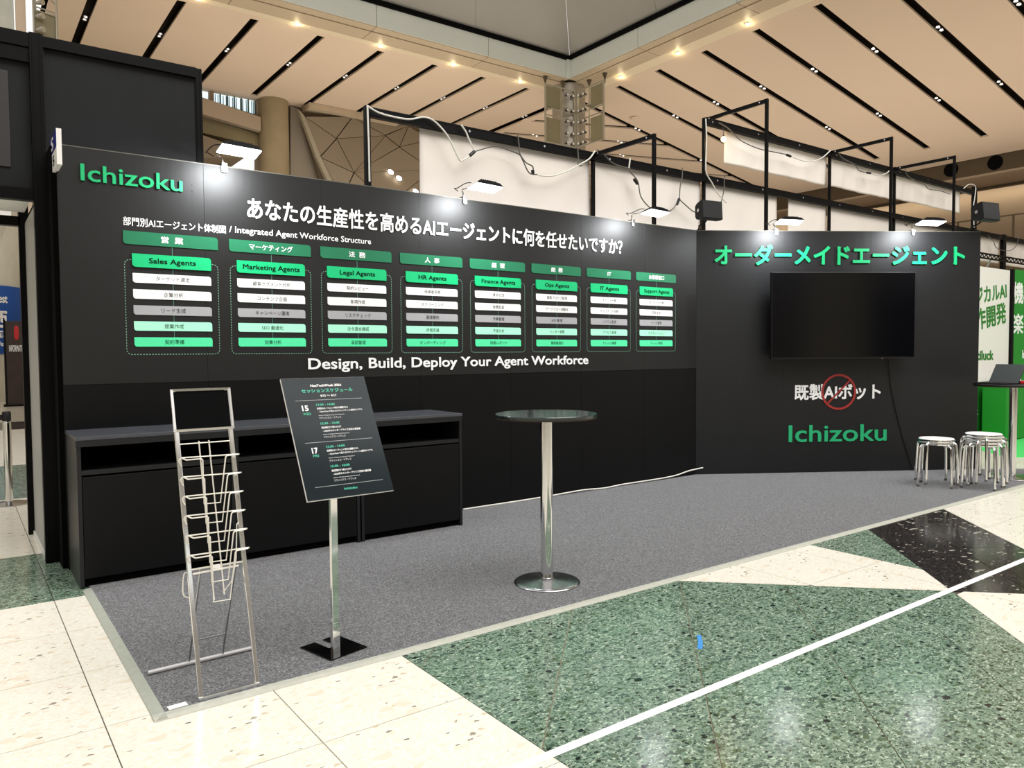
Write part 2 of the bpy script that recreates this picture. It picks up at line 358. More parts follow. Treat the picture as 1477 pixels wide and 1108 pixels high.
# measured positions of the hanging cords and far surfaces (metres)
CABLES = {'long_a': [(3.147, 6.53, 3.673), (3.259, 6.53, 3.63), (3.403, 6.53, 3.617), (3.588, 6.53, 3.623), (3.757, 6.53, 3.672), (3.881, 6.53, 3.647), (4.015, 6.53, 3.541), (4.095, 6.53, 3.417), (4.159, 6.53, 3.316), (4.2, 6.53, 3.322), (4.276, 6.53, 3.374)], 'long_b': [(4.344, 6.53, 3.426), (4.387, 6.53, 3.447), (4.604, 6.53, 3.522), (4.783, 6.53, 3.506), (4.91, 6.53, 3.482), (4.956, 6.53, 3.43), (5.039, 6.53, 3.309), (5.153, 6.53, 3.302)], 'long_c': [(5.172, 6.53, 3.297), (5.347, 6.53, 3.312), (5.547, 6.53, 3.384), (5.752, 6.53, 3.489), (5.91, 6.53, 3.582), (5.996, 6.53, 3.681)], 'long_d': [(6.029, 6.53, 3.701), (6.126, 6.53, 3.668), (6.258, 6.53, 3.592), (6.404, 6.53, 3.564), (6.542, 6.53, 3.558), (6.565, 6.53, 3.52), (6.693, 6.53, 3.422), (6.752, 6.53, 3.239), (6.957, 6.53, 3.11), (7.155, 6.53, 3.114), (7.307, 6.53, 3.156), (7.396, 6.53, 3.26)], 'drop_a': [(3.154, 6.53, 3.668), (3.158, 6.53, 3.466), (3.162, 6.53, 3.307), (3.164, 6.53, 2.976)], 'drop_b': [(4.18, 6.53, 3.671), (4.237, 6.53, 3.611), (4.27, 6.53, 3.547), (4.336, 6.53, 3.439)], 'drop_c': [(4.894, 6.53, 3.683), (4.911, 6.53, 3.54), (4.92, 6.53, 3.49), (4.993, 6.53, 3.413), (5.087, 6.53, 3.382), (5.096, 6.53, 3.331)], 'drop_d': [(5.733, 6.53, 3.68), (5.743, 6.53, 3.581), (5.742, 6.53, 3.488), (5.805, 6.53, 3.489)], 'drop_e': [(6.565, 6.53, 3.684), (6.542, 6.53, 3.558)], 'drop_f': [(7.486, 6.53, 3.696), (7.486, 6.53, 3.583), (7.447, 6.53, 3.448), (7.435, 6.53, 3.299)], 'flood_feed': [(7.422, 6.53, 3.298), (7.566, 6.53, 3.227), (7.699, 6.53, 3.17), (7.834, 6.53, 3.158)], 'post_drop': [(7.937, 6.53, 4.388), (7.952, 6.53, 4.134), (7.94, 6.53, 3.82), (7.954, 6.53, 3.689), (8.066, 6.53, 3.578), (8.193, 6.53, 3.449), (8.366, 6.53, 3.35)], 'drop_g': [(8.32, 6.53, 3.701), (8.307, 6.53, 3.508), (8.251, 6.53, 3.337)], 'up_a': [(8.202, 6.53, 4.381), (8.388, 6.53, 4.34), (8.534, 6.53, 4.272), (8.668, 6.53, 4.22), (8.911, 6.53, 4.183), (9.145, 6.53, 4.171), (9.467, 6.53, 4.181), (9.715, 6.53, 4.188)], 'up_b': [(9.8, 6.53, 4.181), (10.058, 6.53, 4.159), (10.323, 6.53, 4.176), (10.595, 6.53, 4.266), (10.835, 6.53, 4.416)], 'up_c': [(11.026, 6.53, 4.434), (11.163, 6.53, 4.348), (11.502, 6.53, 4.3), (11.647, 6.53, 4.222), (11.875, 6.53, 4.22)], 'up_d': [(12.001, 6.53, 4.226), (12.26, 6.53, 4.227), (12.522, 6.53, 4.307), (12.676, 6.53, 4.43)], 'up_e': [(13.114, 6.53, 4.467), (13.165, 6.53, 4.357), (13.504, 6.53, 4.283), (13.776, 6.53, 4.27), (13.955, 6.53, 4.207), (14.342, 6.53, 4.229), (14.745, 6.53, 4.214)], 'up_f': [(15.296, 6.53, 4.382), (15.523, 6.53, 4.487), (15.787, 6.53, 4.48), (15.766, 6.53, 4.268), (15.715, 6.53, 4.066), (15.759, 6.53, 3.704)], 'right_a': [(16.372, 6.53, 3.598), (16.628, 6.53, 3.511), (16.728, 6.53, 3.41), (17.023, 6.53, 3.363), (17.455, 6.53, 3.395), (17.757, 6.53, 3.545), (17.814, 6.53, 3.792)]}
CONNECT = {'a': [(4.276, 6.53, 3.374), (4.344, 6.53, 3.433)], 'b': [(6.623, 6.53, 3.446), (6.693, 6.53, 3.389)], 'c': [(9.698, 6.53, 4.186), (9.817, 6.53, 4.174)], 'd': [(11.875, 6.53, 4.22), (12.001, 6.53, 4.226)], 'e': [(5.087, 6.53, 3.345), (5.096, 6.53, 3.302)], 'f': [(7.383, 6.53, 3.216), (7.435, 6.53, 3.308)]}
FACE_NODES = [(11.101, 28.4, 10.479), (13.078, 28.4, 10.827), (15.611, 28.4, 11.501), (12.416, 28.4, 9.875), (14.536, 28.4, 10.326), (11.715, 28.4, 9.045), (13.04, 28.4, 8.581), (15.135, 28.4, 9.941), (16.767, 28.4, 10.541), (16.75, 28.4, 9.22), (12.548, 28.4, 7.429), (14.588, 28.4, 7.515), (16.731, 28.4, 7.748)]
FACE_EDGE = [(10.86, 28.4, 10.723), (11.101, 28.4, 10.479), (11.715, 28.4, 9.045), (12.548, 28.4, 7.429), (12.343, 28.4, 7.406), (11.518, 28.4, 9.043)]
SPOTS = [(14.611, 28.1, 8.788), (14.988, 28.1, 8.584), (15.759, 28.1, 8.14)]
WIN1 = [(7.299, 29.3, 11.078), (7.781, 29.3, 11.048), (7.774, 29.3, 10.746), (7.293, 29.3, 10.829)]
WIN2 = [(7.94, 29.3, 11.079), (9.472, 29.3, 11.041), (9.461, 29.3, 10.52), (7.932, 29.3, 10.726)]
BAND1 = [(6.912, 28.7, 10.663), (9.653, 28.7, 10.248), (9.642, 28.7, 9.732), (6.898, 28.7, 10.056)]
BAND2 = [(6.97, 29.0, 10.147), (9.742, 29.0, 9.768), (9.628, 29.0, 9.334), (6.956, 29.0, 9.557)]
BAND3 = [(6.785, 28.3, 9.216), (8.807, 28.3, 8.826), (8.88, 28.3, 8.712), (8.726, 28.3, 8.539), (6.763, 28.3, 8.255)]
BAND4 = [(7.003, 29.2, 9.564), (9.799, 29.2, 9.353), (9.691, 29.2, 9.232), (8.704, 29.2, 9.082), (7.0, 29.2, 9.416)]
WHITE_P = [(8.797, 29.1, 8.87), (9.685, 29.1, 9.235), (9.666, 29.1, 8.346), (9.171, 29.1, 8.383), (8.661, 29.1, 8.441)]
PILASTER = [(10.76, 29.0, 10.993), (11.061, 29.0, 10.915), (11.743, 29.0, 9.743), (12.379, 29.0, 8.114), (10.703, 29.0, 8.067)]

# ------------------------------------------------------------------ floor: terrazzo tiles
YA = 5.567                                   # front face of the long wall
WB0 = Vector((6.617, YA, 0)); WBANG = math.atan2(3.823-YA, 9.397-6.617); WBL = 3.282
MB = Matrix.Translation(WB0) @ Matrix.Rotation(WBANG, 4, 'Z')      # local x along the screen wall, local -y into the booth
MA = Matrix.Translation((0, YA, 0))
fb = B(); box(fb, -30, 45, -25, 45, -.2, -.006)
floor = struct('floor', fb, GROUT)
fb = B(); box(fb, -30, 45, 19, 45, -.0059, -.001); box(fb, 13.4, 45, -25, 19, -.0059, -.001); box(fb, -30, -2.4, -25, 19, -.0059, -.001); box(fb, -2.4, 13.4, -25, .15, -.0059, -.001); box(fb, 12.9, 13.4, .15, 19, -.0059, -.001); box(fb, 2.4, 12.9, 6.2, 19, -.0059, -.001); box(fb, .7, 12.9, 5.5, 6.2, -.0059, -.001); box(fb, 9.6, 12.9, 4.9, 5.5, -.0059, -.001)
obj('far_paving', fb, FARFLOOR, floor)
def clip(poly, a, b, c):          # keep a*x+b*y<=c
    out = []
    for i in range(len(poly)):
        p, q = poly[i], poly[(i+1) % len(poly)]
        fp = a*p[0]+b*p[1]-c; fq = a*q[0]+b*q[1]-c
        if fp <= 0: out.append(p)
        if fp*fq < 0:
            t = fp/(fp-fq); out.append((p[0]+(q[0]-p[0])*t, p[1]+(q[1]-p[1])*t))
    return out
def parea(p): return abs(sum(p[i][0]*p[(i+1) % len(p)][1]-p[(i+1) % len(p)][0]*p[i][1] for i in range(len(p))))/2
def inset(poly, d):
    c = (sum(p[0] for p in poly)/len(poly), sum(p[1] for p in poly)/len(poly)); res = poly
    n = len(poly); ar = sum(poly[i][0]*poly[(i+1) % n][1]-poly[(i+1) % n][0]*poly[i][1] for i in range(n))
    s = 1 if ar > 0 else -1
    for i in range(n):
        p, q = poly[i], poly[(i+1) % n]; dx, dy = q[0]-p[0], q[1]-p[1]; l = math.hypot(dx, dy)
        if l < 1e-6: continue
        nx, ny = s*dy/l, -s*dx/l     # outward
        res = clip(res, nx, ny, nx*p[0]+ny*p[1]-d)
        if len(res) < 3: return []
    return res
under = [(.75, 3.25), (9.6, 3.25), (9.1, 3.9), (6.6, 5.4), (.75, 5.4)]
def inside(poly, p):
    c = False; n = len(poly)
    for i in range(n):
        x1, y1 = poly[i]; x2, y2 = poly[(i+1) % n]
        if (y1 > p[1]) != (y2 > p[1]) and p[0] < (x2-x1)*(p[1]-y1)/(y2-y1)+x1: c = not c
    return c
ntile = 0
def lay(mat, planes, cells):
    global ntile
    for cell in cells:
        p = cell
        for a, b, c in planes:
            p = clip(p, a, b, c)
            if len(p) < 3: break
        if len(p) < 3 or parea(p) < .004: continue
        if all(inside(under, q) for q in p): continue
        if not any(q[1] > .15 for q in p): continue
        p = inset(p, .0022)
        if len(p) < 3: continue
        cx = sum(q[0] for q in p)/len(p); cy = sum(q[1] for q in p)/len(p)
        dz = random.uniform(-.0003, .0)
        bm = B(); prism(bm, [(x-cx, y-cy, 0) for x, y in p], (0, 0, -.012))
        o = obj('floor_tile', bm, mat, floor); o.location = (cx, cy, dz); o.rotation_euler = (0, 0, 0); ntile += 1
def grid(x0, x1, y0, y1, s=.6, ox=.41, oy=3.12, sy=None):
    sy = sy or s; c = []
    i0 = math.floor((x0-ox)/s); i1 = math.ceil((x1-ox)/s); j0 = math.floor((y0-oy)/sy); j1 = math.ceil((y1-oy)/sy)
    for i in range(i0, i1):
        for j in range(j0, j1):
            X, Y = ox+i*s, oy+j*sy; c.append([(X, Y), (X+s, Y), (X+s, Y+sy), (X, Y+sy)])
    return c
def diag(u0, u1, v0, v1, su=.849, sv=1.698, ou=.43, ov=4.36):     # u=X-Y, v=X+Y
    c = []
    for i in range(math.floor((u0-ou)/su), math.ceil((u1-ou)/su)):
        for j in range(math.floor((v0-ov)/sv), math.ceil((v1-ov)/sv)):
            q = [(ou+i*su, ov+j*sv), (ou+(i+1)*su, ov+j*sv), (ou+(i+1)*su, ov+(j+1)*sv), (ou+i*su, ov+(j+1)*sv)]
            c.append([((u+v)/2, (v-u)/2) for u, v in q])
    return c
UU, VV = 2.575, 6.50       # the two diagonals through the crossing at (4.54,1.96)
H = lambda a, b, c: (a, b, c)
lay(BEIGE, [H(1, 0, 1.6), H(0, 1, 4.92)], grid(-2.4, 1.6, .15, 4.92))
lay(GREEN, [H(-1, 0, -1.6), H(1, 1, VV), H(1, -1, UU), H(0, -1, -.15)], diag(-2, UU, 1.5, VV))
lay(BEIGE, [H(-1, -1, -VV), H(1, -1, UU), H(1, 0, 4.84), H(0, 1, 3.3)], grid(3.2, 4.9, 1.9, 3.3))
lay(GREEN, [H(-1, 0, -4.84), H(1, -1, UU), H(0, 1, 3.3)], diag(1, UU, 7, 10))
lay(BLACKT, [H(-1, 1, -UU), H(-1, -1, -VV), H(1, -1, 3.80), H(0, 1, 3.3), H(0, -1, -.9)], diag(UU, 3.8, VV, 10.5, .6125, 1.5, UU, VV))
lay(BEIGE, [H(-1, 1, -3.80), H(-1, -1, -VV), H(0, -1, -.15), H(1, 0, 12.9), H(0, 1, 4.9)], grid(4.6, 12.9, .15, 4.9))
lay(BEIGE, [H(1, 1, VV), H(-1, 1, -UU), H(0, -1, -.15)], grid(2.4, 6.6, .15, 2.0))
lay(GREEN, [H(1, 0, .74), H(0, 1, 6.17), H(0, -1, -4.92)], grid(-2.4, .8, 4.92, 6.17))
lay(BEIGE, [H(1, 0, 1.3), H(0, 1, 8.7), H(0, -1, -6.17)], grid(-2.4, 1.3, 6.17, 8.7, 1.2))
lay(GREEN, [H(1, 0, 1.6), H(0, 1, 11.4), H(0, -1, -8.7)], grid(-2.4, 1.6, 8.7, 11.4, 1.2))
lay(BEIGE, [H(1, 0, 1.9), H(0, 1, 17.0), H(0, -1, -11.4)], grid(-2.4, 1.9, 11.4, 17.0, 1.2))
lay(BLACKT, [H(1, 0, 2.4), H(0, 1, 19.0), H(0, -1, -17.0)], grid(-2.4, 2.4, 17, 19, 1.2))

bm = B(); prism(bm, [(1.602, .15, -.0056), (2.72, .15, -.0056), (4.52, 1.96, -.0056), (1.602, 4.85, -.0056)], (0, 0, .0010)); obj('joint_filler', bm, GROUTL, floor)
# long white tape along the floor
bm = B(); prism(bm, [(.6, 1.955, .0002), (12, 1.955, .0002), (12, 1.995, .0002), (.6, 1.995, .0002)], (0, 0, .0008))
tag(obj('floor_tape', bm, TAPE), 'long straight white tape strip crossing the green and black tiles', 'tape')
bm = B(); prism(bm, [(-.013, -.085, 0), (.011, -.088, 0), (.015, .0, 0), (.008, .09, 0), (-.012, .085, 0), (-.006, 0, 0)], (0, 0, .0012))
o = tag(obj('tape_scrap', bm, simple('blue_tape', srgb(70, 150, 225), .5)), 'small scrap of blue tape stuck on the green floor', 'tape'); o.location = (2.80, 2.33, .0003); o.rotation_euler = (0, 0, -.85)

# ------------------------------------------------------------------ booth carpet and its edging
bm = B(); prism(bm, [(.605, 3.085, .0), (10.4, 3.085, .0), (9.40, 3.80, .0), (6.60, 5.56, .0), (.605, 5.56, .0)], (0, 0, .007))
carpet = tag(obj('booth_carpet', bm, CARPET), 'flat grey needle felt carpet covering the booth floor', 'carpet')
bm = B(); prism(bm, [(.562, 3.038, 0), (10.47, 3.038, 0), (10.47, 3.052, .006), (10.40, 3.085, .009), (.605, 3.085, .009), (.562, 3.045, .002)], (0, 0, .0015))
t = thing('carpet_edging', 'pale grey strip edging framing the grey carpet', 'edging', (0, 0, 0))
bm.free()
bm = B(); a = [(3.038, .001), (3.040, .004), (3.058, .010), (3.085, .011), (3.088, .001)]
prism(bm, [(.562, y, z) for y, z in a], (9.9, 0, 0)); obj('front_strip', bm, ALU, t)
bm = B(); a = [(.562, .001), (.565, .004), (.585, .010), (.607, .011), (.610, .001)]
prism(bm, [(x, 3.04, z) for x, z in a], (0, 1.98, 0)); obj('side_strip', bm, ALUD, t)
bm = B(); prism(bm, [(.625, 3.098, .0075), (.695, 3.10, .0075), (.694, 3.135, .0075), (.624, 3.133, .0075)], (0, 0, .001))
tag(obj('corner_tag', bm, TAPE), 'tiny white tag taped at the near corner of the carpet', 'tag')

# ------------------------------------------------------------------ long printed wall
bm = B(); box(bm, .552, 6.64, YA+.012, YA+.045, 0, 2.69)
wall = struct('wall_left', bm, PANEL)
seam = [.552, 1.434, 2.29, 3.14, 4.071, 4.928, 5.80, 6.617]
for a, b in zip(seam, seam[1:]):
    bm = B(); box(bm, a+.0008, b-.0008, YA+.002, YA+.012, .0, 1.184); obj('lower_panel', bm, PANEL, wall, bevel=.001)
    bm = B(); box(bm, a+.0006, b-.0006, YA+random.uniform(-.0006, 0), YA+.012, 1.188, 2.70); obj('printed_panel', bm, PRINT, wall, bevel=.0008)
bm = B(); box(bm, .552, 6.617, YA-.001, YA+.045, 2.70, 2.706); obj('top_cap', bm, simple('cap_strip', srgb(92, 90, 82), .5), wall)
# headline
KW = dict(mw=MA)
text('Ichizoku', .681, 1.293, GRN, wall, base=2.491, cap=.107, bold=.012, thick=.012, side=GRNS, **KW)
text('あなたの生産性を高めるAIエージェントに何を任せたいですか？', 1.73, 5.478, LETW, wall, z0=2.352, z1=2.508, bold=.018, thick=.006, **KW)
text('部門別AIエージェント体制図', .92, 1.578, LETW, wall, z0=2.231, z1=2.289, bold=.014, thick=.002, **KW)
text('/ Integrated Agent Workforce Structure', 1.60, 2.702, LETW, wall, base=2.245, cap=.044, bold=.012, thick=.002, **KW)
text('Design, Build, Deploy Your Agent Workforce', 2.163, 5.013, LETW, wall, base=1.258, cap=.084, bold=.018, thick=.006, **KW)
DEPT = [('営  業', 'Sales Agents', ['ターゲット選定', '企業分析', 'リード生成', '提案作成', '契約準備']),
        ('マーケティング', 'Marketing Agents', ['顧客セグメント分析', 'コンテンツ企画', 'キャンペーン運用', 'SEO 最適化', '効果分析']),
        ('法  務', 'Legal Agents', ['契約レビュー', '条項作成', 'リスクチェック', '法令適合確認', '承認管理']),
        ('人  事', 'HR Agents', ['候補者探索', 'スクリーニング', '面接要約', '評価支援', 'オンボーディング']),
        ('経  理', 'Finance Agents', ['請求処理', '経費監査', '予算管理', '予測分析', '財務レポート']),
        ('総  務', 'Ops Agents', ['業務プロセス監視', 'ワークフロー自動化', 'KPI 管理', 'ベンダー調整', '業務最適化']),
        ('IT', 'IT Agents', ['チケット分類', 'インシデント診断', 'システム監視', 'アクセス管理', 'ナレッジ検索']),
        ('お客様窓口', 'Support Agents', ['問い合わせ分類', '回答生成', 'ケース管理', 'エスカレーション', 'ナレッジ参照'])]
def leaf_plate(x0, x1, z0, z1, r=.022, d=.005):
    # plate with rounded lower-left and upper-right corners
    p = [(x0, z1)]
    for k in range(6): a = PI+k/5*PI/2; p.append((x0+r+r*math.cos(a), z0+r+r*math.sin(a)))
    p.append((x1, z0))
    for k in range(6): a = k/5*PI/2; p.append((x1-r+r*math.cos(a), z1-r+r*math.sin(a)))
    bm = B(); prism(bm, [(x, YA-d, z) for x, z in p], (0, d, 0)); return bm
cw = lambda s, em: sum((.55 if ord(ch) < 128 else 1.0) for ch in s)*em
for k, (jp, en, items) in enumerate(DEPT):
    x = .917+.680*k; c_ = x+.302
    pl = obj('department_plate', leaf_plate(x, x+.603, 2.110, 2.197), TILE1, wall)
    wd = cw(jp, .046)
    text(jp, c_-wd/2, c_+wd/2, LETW, pl, z0=2.131 if len(jp) > 2 else 2.136, z1=2.177 if len(jp) > 2 else 2.171, bold=.022, thick=.001, off=.005, **KW)
    pl = obj('agent_plate', leaf_plate(x+.050, x+.553, 1.962, 2.050, d=.009), TILE2, wall)
    wd = {0: .30, 1: .42, 2: .30, 3: .27, 4: .37, 5: .30, 6: .26, 7: .38}[k]
    text(en, c_-wd/2, c_+wd/2, LETD, pl, base=1.990, cap=.036, bold=.022, thick=.001, off=.009, **KW)
    for i, it in enumerate(items):
        zt = 1.921-.1065*i
        pl = obj('task_plate', leaf_plate(x+.052, x+.552, zt-.063, zt, r=.018, d=.004), IT[i], wall)
        wd = min(.30, cw(it, .031))
        text(it, c_-wd/2, c_+wd/2, [LETG, LETG, LETD, LETG, LETD][i], pl, z0=zt-.047, z1=zt-.0155, bold=.004, thick=.0008, off=.004, **KW)
    bm = B(); box(bm, c_-.0015, c_+.0015, YA-.0015, YA, 1.49, 2.112); obj('connector_line', bm, LINEG, wall)
    # dashed frame
    bm = B(); X0, X1, Z0, Z1, r = x+.005, x+.600, 1.380, 2.008, .03
    path = [(x+.045, Z1)]
    for a_, cx, cz in ((PI/2, X0+r, Z1-r), (PI, X0+r, Z0+r), (3*PI/2, X1-r, Z0+r), (2*PI, X1-r, Z1-r)):
        for q in range(5): a = a_+q/4*PI/2; path.append((cx+r*math.cos(a), cz+r*math.sin(a)))
    path.append((x+.558, Z1))
    L = [0]
    for p, q in zip(path, path[1:]): L.append(L[-1]+math.hypot(q[0]-p[0], q[1]-p[1]))
    def at(s):
        for i in range(len(path)-1):
            if s <= L[i+1]+1e-9:
                t_ = (s-L[i])/max(1e-9, L[i+1]-L[i]); return (path[i][0]+(path[i+1][0]-path[i][0])*t_, path[i][1]+(path[i+1][1]-path[i][1])*t_)
        return path[-1]
    s = 0
    while s < L[-1]-.008:
        a = at(s); b = at(s+.0095); dx, dz = b[0]-a[0], b[1]-a[1]; l = math.hypot(dx, dz) or 1; nx, nz = -dz/l*.0022, dx/l*.0022
        bm.faces.new([bm.verts.new((px, YA-.0012, pz)) for px, pz in ((a[0]+nx, a[1]+nz), (a[0]-nx, a[1]-nz), (b[0]-nx, b[1]-nz), (b[0]+nx, b[1]+nz))]); s += .0185
    o = obj('dashed_frame', bm, simple('dash_grey_green', srgb(128, 176, 152), .5) if k == 0 else bpy.data.materials['dash_grey_green'], wall)
bm = B(); tube(bm, [(1.36, YA-.004, 2.55), (1.36, YA+.002, 2.55)], .006, 10); tube(bm, [(1.36, YA-.004, 2.505), (1.36, YA+.002, 2.505)], .005, 10)
obj('screw_cap', bm, PRINT, wall)

# ------------------------------------------------------------------ screen wall (turned towards the visitor)
bm = B(); box(bm, -.0, WBL, .012, .045, 0, 2.70)
wallb = struct('wall_back', bm, PANEL); wallb.matrix_world = MB
for a, b in ((0, 1.0), (1.0, 2.0), (2.0, WBL)):
    bm = B(); box(bm, a+.0004, b-.0004, 0, .012, .0, 2.70); obj('printed_panel', bm, PRINTB, wallb)
bm = B(); box(bm, 0, WBL, -.002, .045, 2.70, 2.706); obj('top_cap', bm, bpy.data.materials['cap_strip'], wallb)
text('オーダーメイドエージェント', .20, 3.092, GRN, wallb, z0=2.322, z1=2.552, bold=.03, thick=.014, side=GRNS)
text('既製AIボット', 1.125, 2.128, LETW, wallb, z0=.818, z1=1.0, bold=.024, thick=.004)
text('Ichizoku', 1.057, 2.20, simple('emerald_print', srgb(34, 178, 118), .45, var=.02), wallb, base=.350, cap=.190, bold=.012, thick=.010, side=GRNS)
bm = B(); R0, R1, cx, cz = .178, .202, 1.635, .908
for k in range(64):
    a, b = 2*PI*k/64, 2*PI*(k+1)/64
    vs_ = [bm.verts.new((cx+r*math.cos(t_), y, cz+r*math.sin(t_))) for t_ in (a, b) for r in (R0, R1) for y in (-.009, -.006)]
    bm.faces.new((vs_[0], vs_[2], vs_[6], vs_[4])); bm.faces.new((vs_[1], vs_[5], vs_[7], vs_[3]))
    bm.faces.new((vs_[0], vs_[4], vs_[5], vs_[1])); bm.faces.new((vs_[2], vs_[3], vs_[7], vs_[6]))
d = .185*math.sqrt(.5)
bar(bm, (cx-d, -.0075, cz-d), (cx+d, -.0075, cz+d), .003, .018)
obj('prohibition_ring', bm, REDC, wallb)
bm = B(); tube(bm, [(.07, 0, .078), (.07, .006, .078)], .012, 12); obj('cable_hole', bm, VOID, wallb)

# television
tv = thing('television', 'large black flat television switched off on the screen wall', 'television'); tv.matrix_world = MB
bm = B(); box(bm, .782, 2.415, -.172, -.125, 1.283, 2.230); obj('bezel', bm, simple('tv_bezel', srgb(12, 12, 14), .3), tv, bevel=.004)
bm = B(); box(bm, .792, 2.405, -.1735, -.170, 1.302, 2.220); obj('screen', bm, SCREEN, tv)
bm = B(); box(bm, .86, 2.34, -.125, -.075, 1.33, 2.10); obj('rear_housing', bm, BLACKP, tv, bevel=.01)
bm = B(); box(bm, 1.2, 2.0, -.075, -.012, 1.45, 2.0); box(bm, 1.1, 1.15, -.08, 0, 1.36, 2.1); box(bm, 2.05, 2.1, -.08, 0, 1.36, 2.1); obj('wall_bracket', bm, BLACKM, tv)
bm = B(); box(bm, 2.03, 2.06, -.165, -.150, 1.277, 1.284); obj('sensor', bm, STEEL, tv)
bm = B(); tube(bm, smooth_path([(2.215, -.05, 1.40), (2.21, -.02, 1.25), (2.235, -.012, 1.05), (2.25, -.010, .94), (2.30, -.010, .72), (2.36, -.010, .50), (2.42, -.010, .30), (2.50, -.012, .07), (2.53, -.03, .012)]), .005, 6)
o = tag(obj('power_cord', bm, CORDK, smooth=True), 'thin black power cord hanging from the television down the wall', 'cord'); o.matrix_world = MB
FLOORCABLE = [(3.529, 5.54, .014), (3.762, 5.54, .014), (4.228, 5.54, .014), (4.56, 5.535, .020), (4.911, 5.53, .028), (5.188, 5.53, .016), (5.477, 5.535, .024), (5.989, 5.54, .024), (6.261, 5.54, .034), (6.45, 5.535, .062), (6.60, 5.50, .082), (6.676, 5.519, .079)]
bm = B(); tube(bm, smooth_path(FLOORCABLE), .007, 8)
tag(obj('floor_cable', bm, CORDW, smooth=True), 'white cable lying along the foot of the long wall into a hole', 'cable')

# ------------------------------------------------------------------ counters along the wall
ct = thing('countertop', 'long slate grey countertop running over the three black cabinets', 'countertop', (0, 0, 0))
bm = B(); box(bm, .552, 3.215, 5.045, YA-.003, .878, .900)
obj('slab', bm, CTOP, ct, bevel=.0015)
bm = B(); box(bm, .552, 3.213, 5.0455, 5.0515, .84, .877); obj('front_rail', bm, COUNTER, ct)
def cabinet(x0, x1, label, left_end=False):
    t = thing('counter_cabinet', label, 'cabinet', ((x0+x1)/2, 5.30, .0), group='black counter cabinets')
    h = (x1-x0)/2; m = Matrix.Translation((-(x0+x1)/2, -5.30, 0))
    bm = B(); th = .022
    bm2 = B()
    box(bm, x0, x0+th, 5.052, YA-.006, .008, .877)
    box(bm2, x1-th, x1, 5.052, YA-.006, .008, .877)
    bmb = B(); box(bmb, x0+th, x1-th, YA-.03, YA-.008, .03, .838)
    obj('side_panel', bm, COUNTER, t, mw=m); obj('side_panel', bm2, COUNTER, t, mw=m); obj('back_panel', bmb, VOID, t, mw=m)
    bm = B(); box(bm, x0+th, x1-th, 5.062, YA-.03, .675, .693); obj('shelf', bm, COUNTER, t, mw=m)
    bm = B(); box(bm, x0+th, x1-th, 5.057, 5.062, .672, .700); obj('shelf_lip', bm, COUNTER, t, mw=m)
    bm = B(); box(bm, x0+th+.004, x1-th-.004, 5.054, 5.072, .058, .660); obj('door', bm, CFRONT, t, mw=m, bevel=.0015)
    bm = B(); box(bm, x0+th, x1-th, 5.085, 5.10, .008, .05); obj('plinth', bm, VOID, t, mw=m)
    return t
cabinet(.556, 1.455, 'black counter cabinet at the left end, behind the brochure rack')
cabinet(1.460, 2.335, 'black counter cabinet in the middle, half hidden by the schedule poster')
cabinet(2.348, 3.212, 'black counter cabinet at the right end beside the bare wall')

# ------------------------------------------------------------------ bar tables
def bar_table(loc, label, top_r=.30, base_r=.197, h=1.0085, topm=None):
    t = thing('bar_table', label, 'table', loc)
    bm = B(); lathe(bm, [(0, h-.024), (top_r-.006, h-.024), (top_r-.001, h-.020), (top_r, h-.004), (top_r-.003, h), (0, h)], 72); obj('tabletop', bm, topm, t, smooth=True)
    bm = B(); lathe(bm, [(0, h-.026), (top_r-.003, h-.026), (top_r-.003, h-.0235), (0, h-.0235)], 48); obj('underside', bm, simple('raw_board_edge', srgb(96, 62, 44), .6), t)
    bm = B(); lathe(bm, [(.037, .012), (.037, h-.04)], 36); lathe(bm, [(.037, h-.04), (.045, h-.034), (.045, h-.026), (0, h-.026)], 36); obj('pole', bm, CHROME, t, smooth=True)
    bm = B(); lathe(bm, [(0, .0), (base_r, .0), (base_r, .006), (base_r-.006, .012), (base_r-.02, .0145), (.06, .022), (.041, .026), (.041, .034), (.037, .036)], 72); obj('base_plate', bm, STEEL, t, smooth=True)
    return t
TOPM = simple('green_black_tabletop', srgb(36, 48, 48), .16, var=.06, nscale=4, spec=.6)
bar_table((2.80, 3.477, .007), 'round chrome bar table with a dark glossy top in the middle of the carpet', topm=TOPM)
rt = (9.04, 3.33, .0)
bar_table((rt[0], rt[1], .007), 'chrome bar table with a black top behind the stacked stools', top_r=.37, base_r=.25, h=1.0, topm=BLACKP)

# laptop and other things on the far table
t = thing('laptop', 'open dark laptop on the far bar table', 'laptop', (8.88, 3.45, 1.0075), math.radians(-108))
bm = B(); box(bm, -.17, .17, -.12, .12, 0, .014); obj('keyboard_base', bm, BLACKP, t, bevel=.003)
bm = B(); box(bm, -.17, .17, 0, .008, 0, .22); obj('lid', bm, simple('dark_lid', srgb(58, 62, 62), .4), t, mw=Matrix.Translation((0, .12, .012)) @ Matrix.Rotation(math.radians(-28), 4, 'X'))
bm = B(); box(bm, -.14, .14, -.10, -.0, .0141, .0148); obj('keys', bm, VOID, t)
t = thing('red_pouch', 'small red and white pouch beside the laptop', 'pouch', (9.095, 3.265, 1.0075), -.5)
bm = B(); box(bm, -.06, .06, -.04, .04, 0, .034); obj('pouch_body', bm, REDM, t, bevel=.008)
bm = B(); box(bm, -.062, .062, -.012, .012, .010, .036); obj('label_band', bm, WHITE, t)
t = tag(obj('white_box', (lambda b_: (box(b_, -.05, .05, -.04, .04, 0, .05), b_)[1])(B()), WHITE, bevel=.006), 'low white carton on the far bar table', 'box'); t.location = (9.19, 3.40, 1.0075)

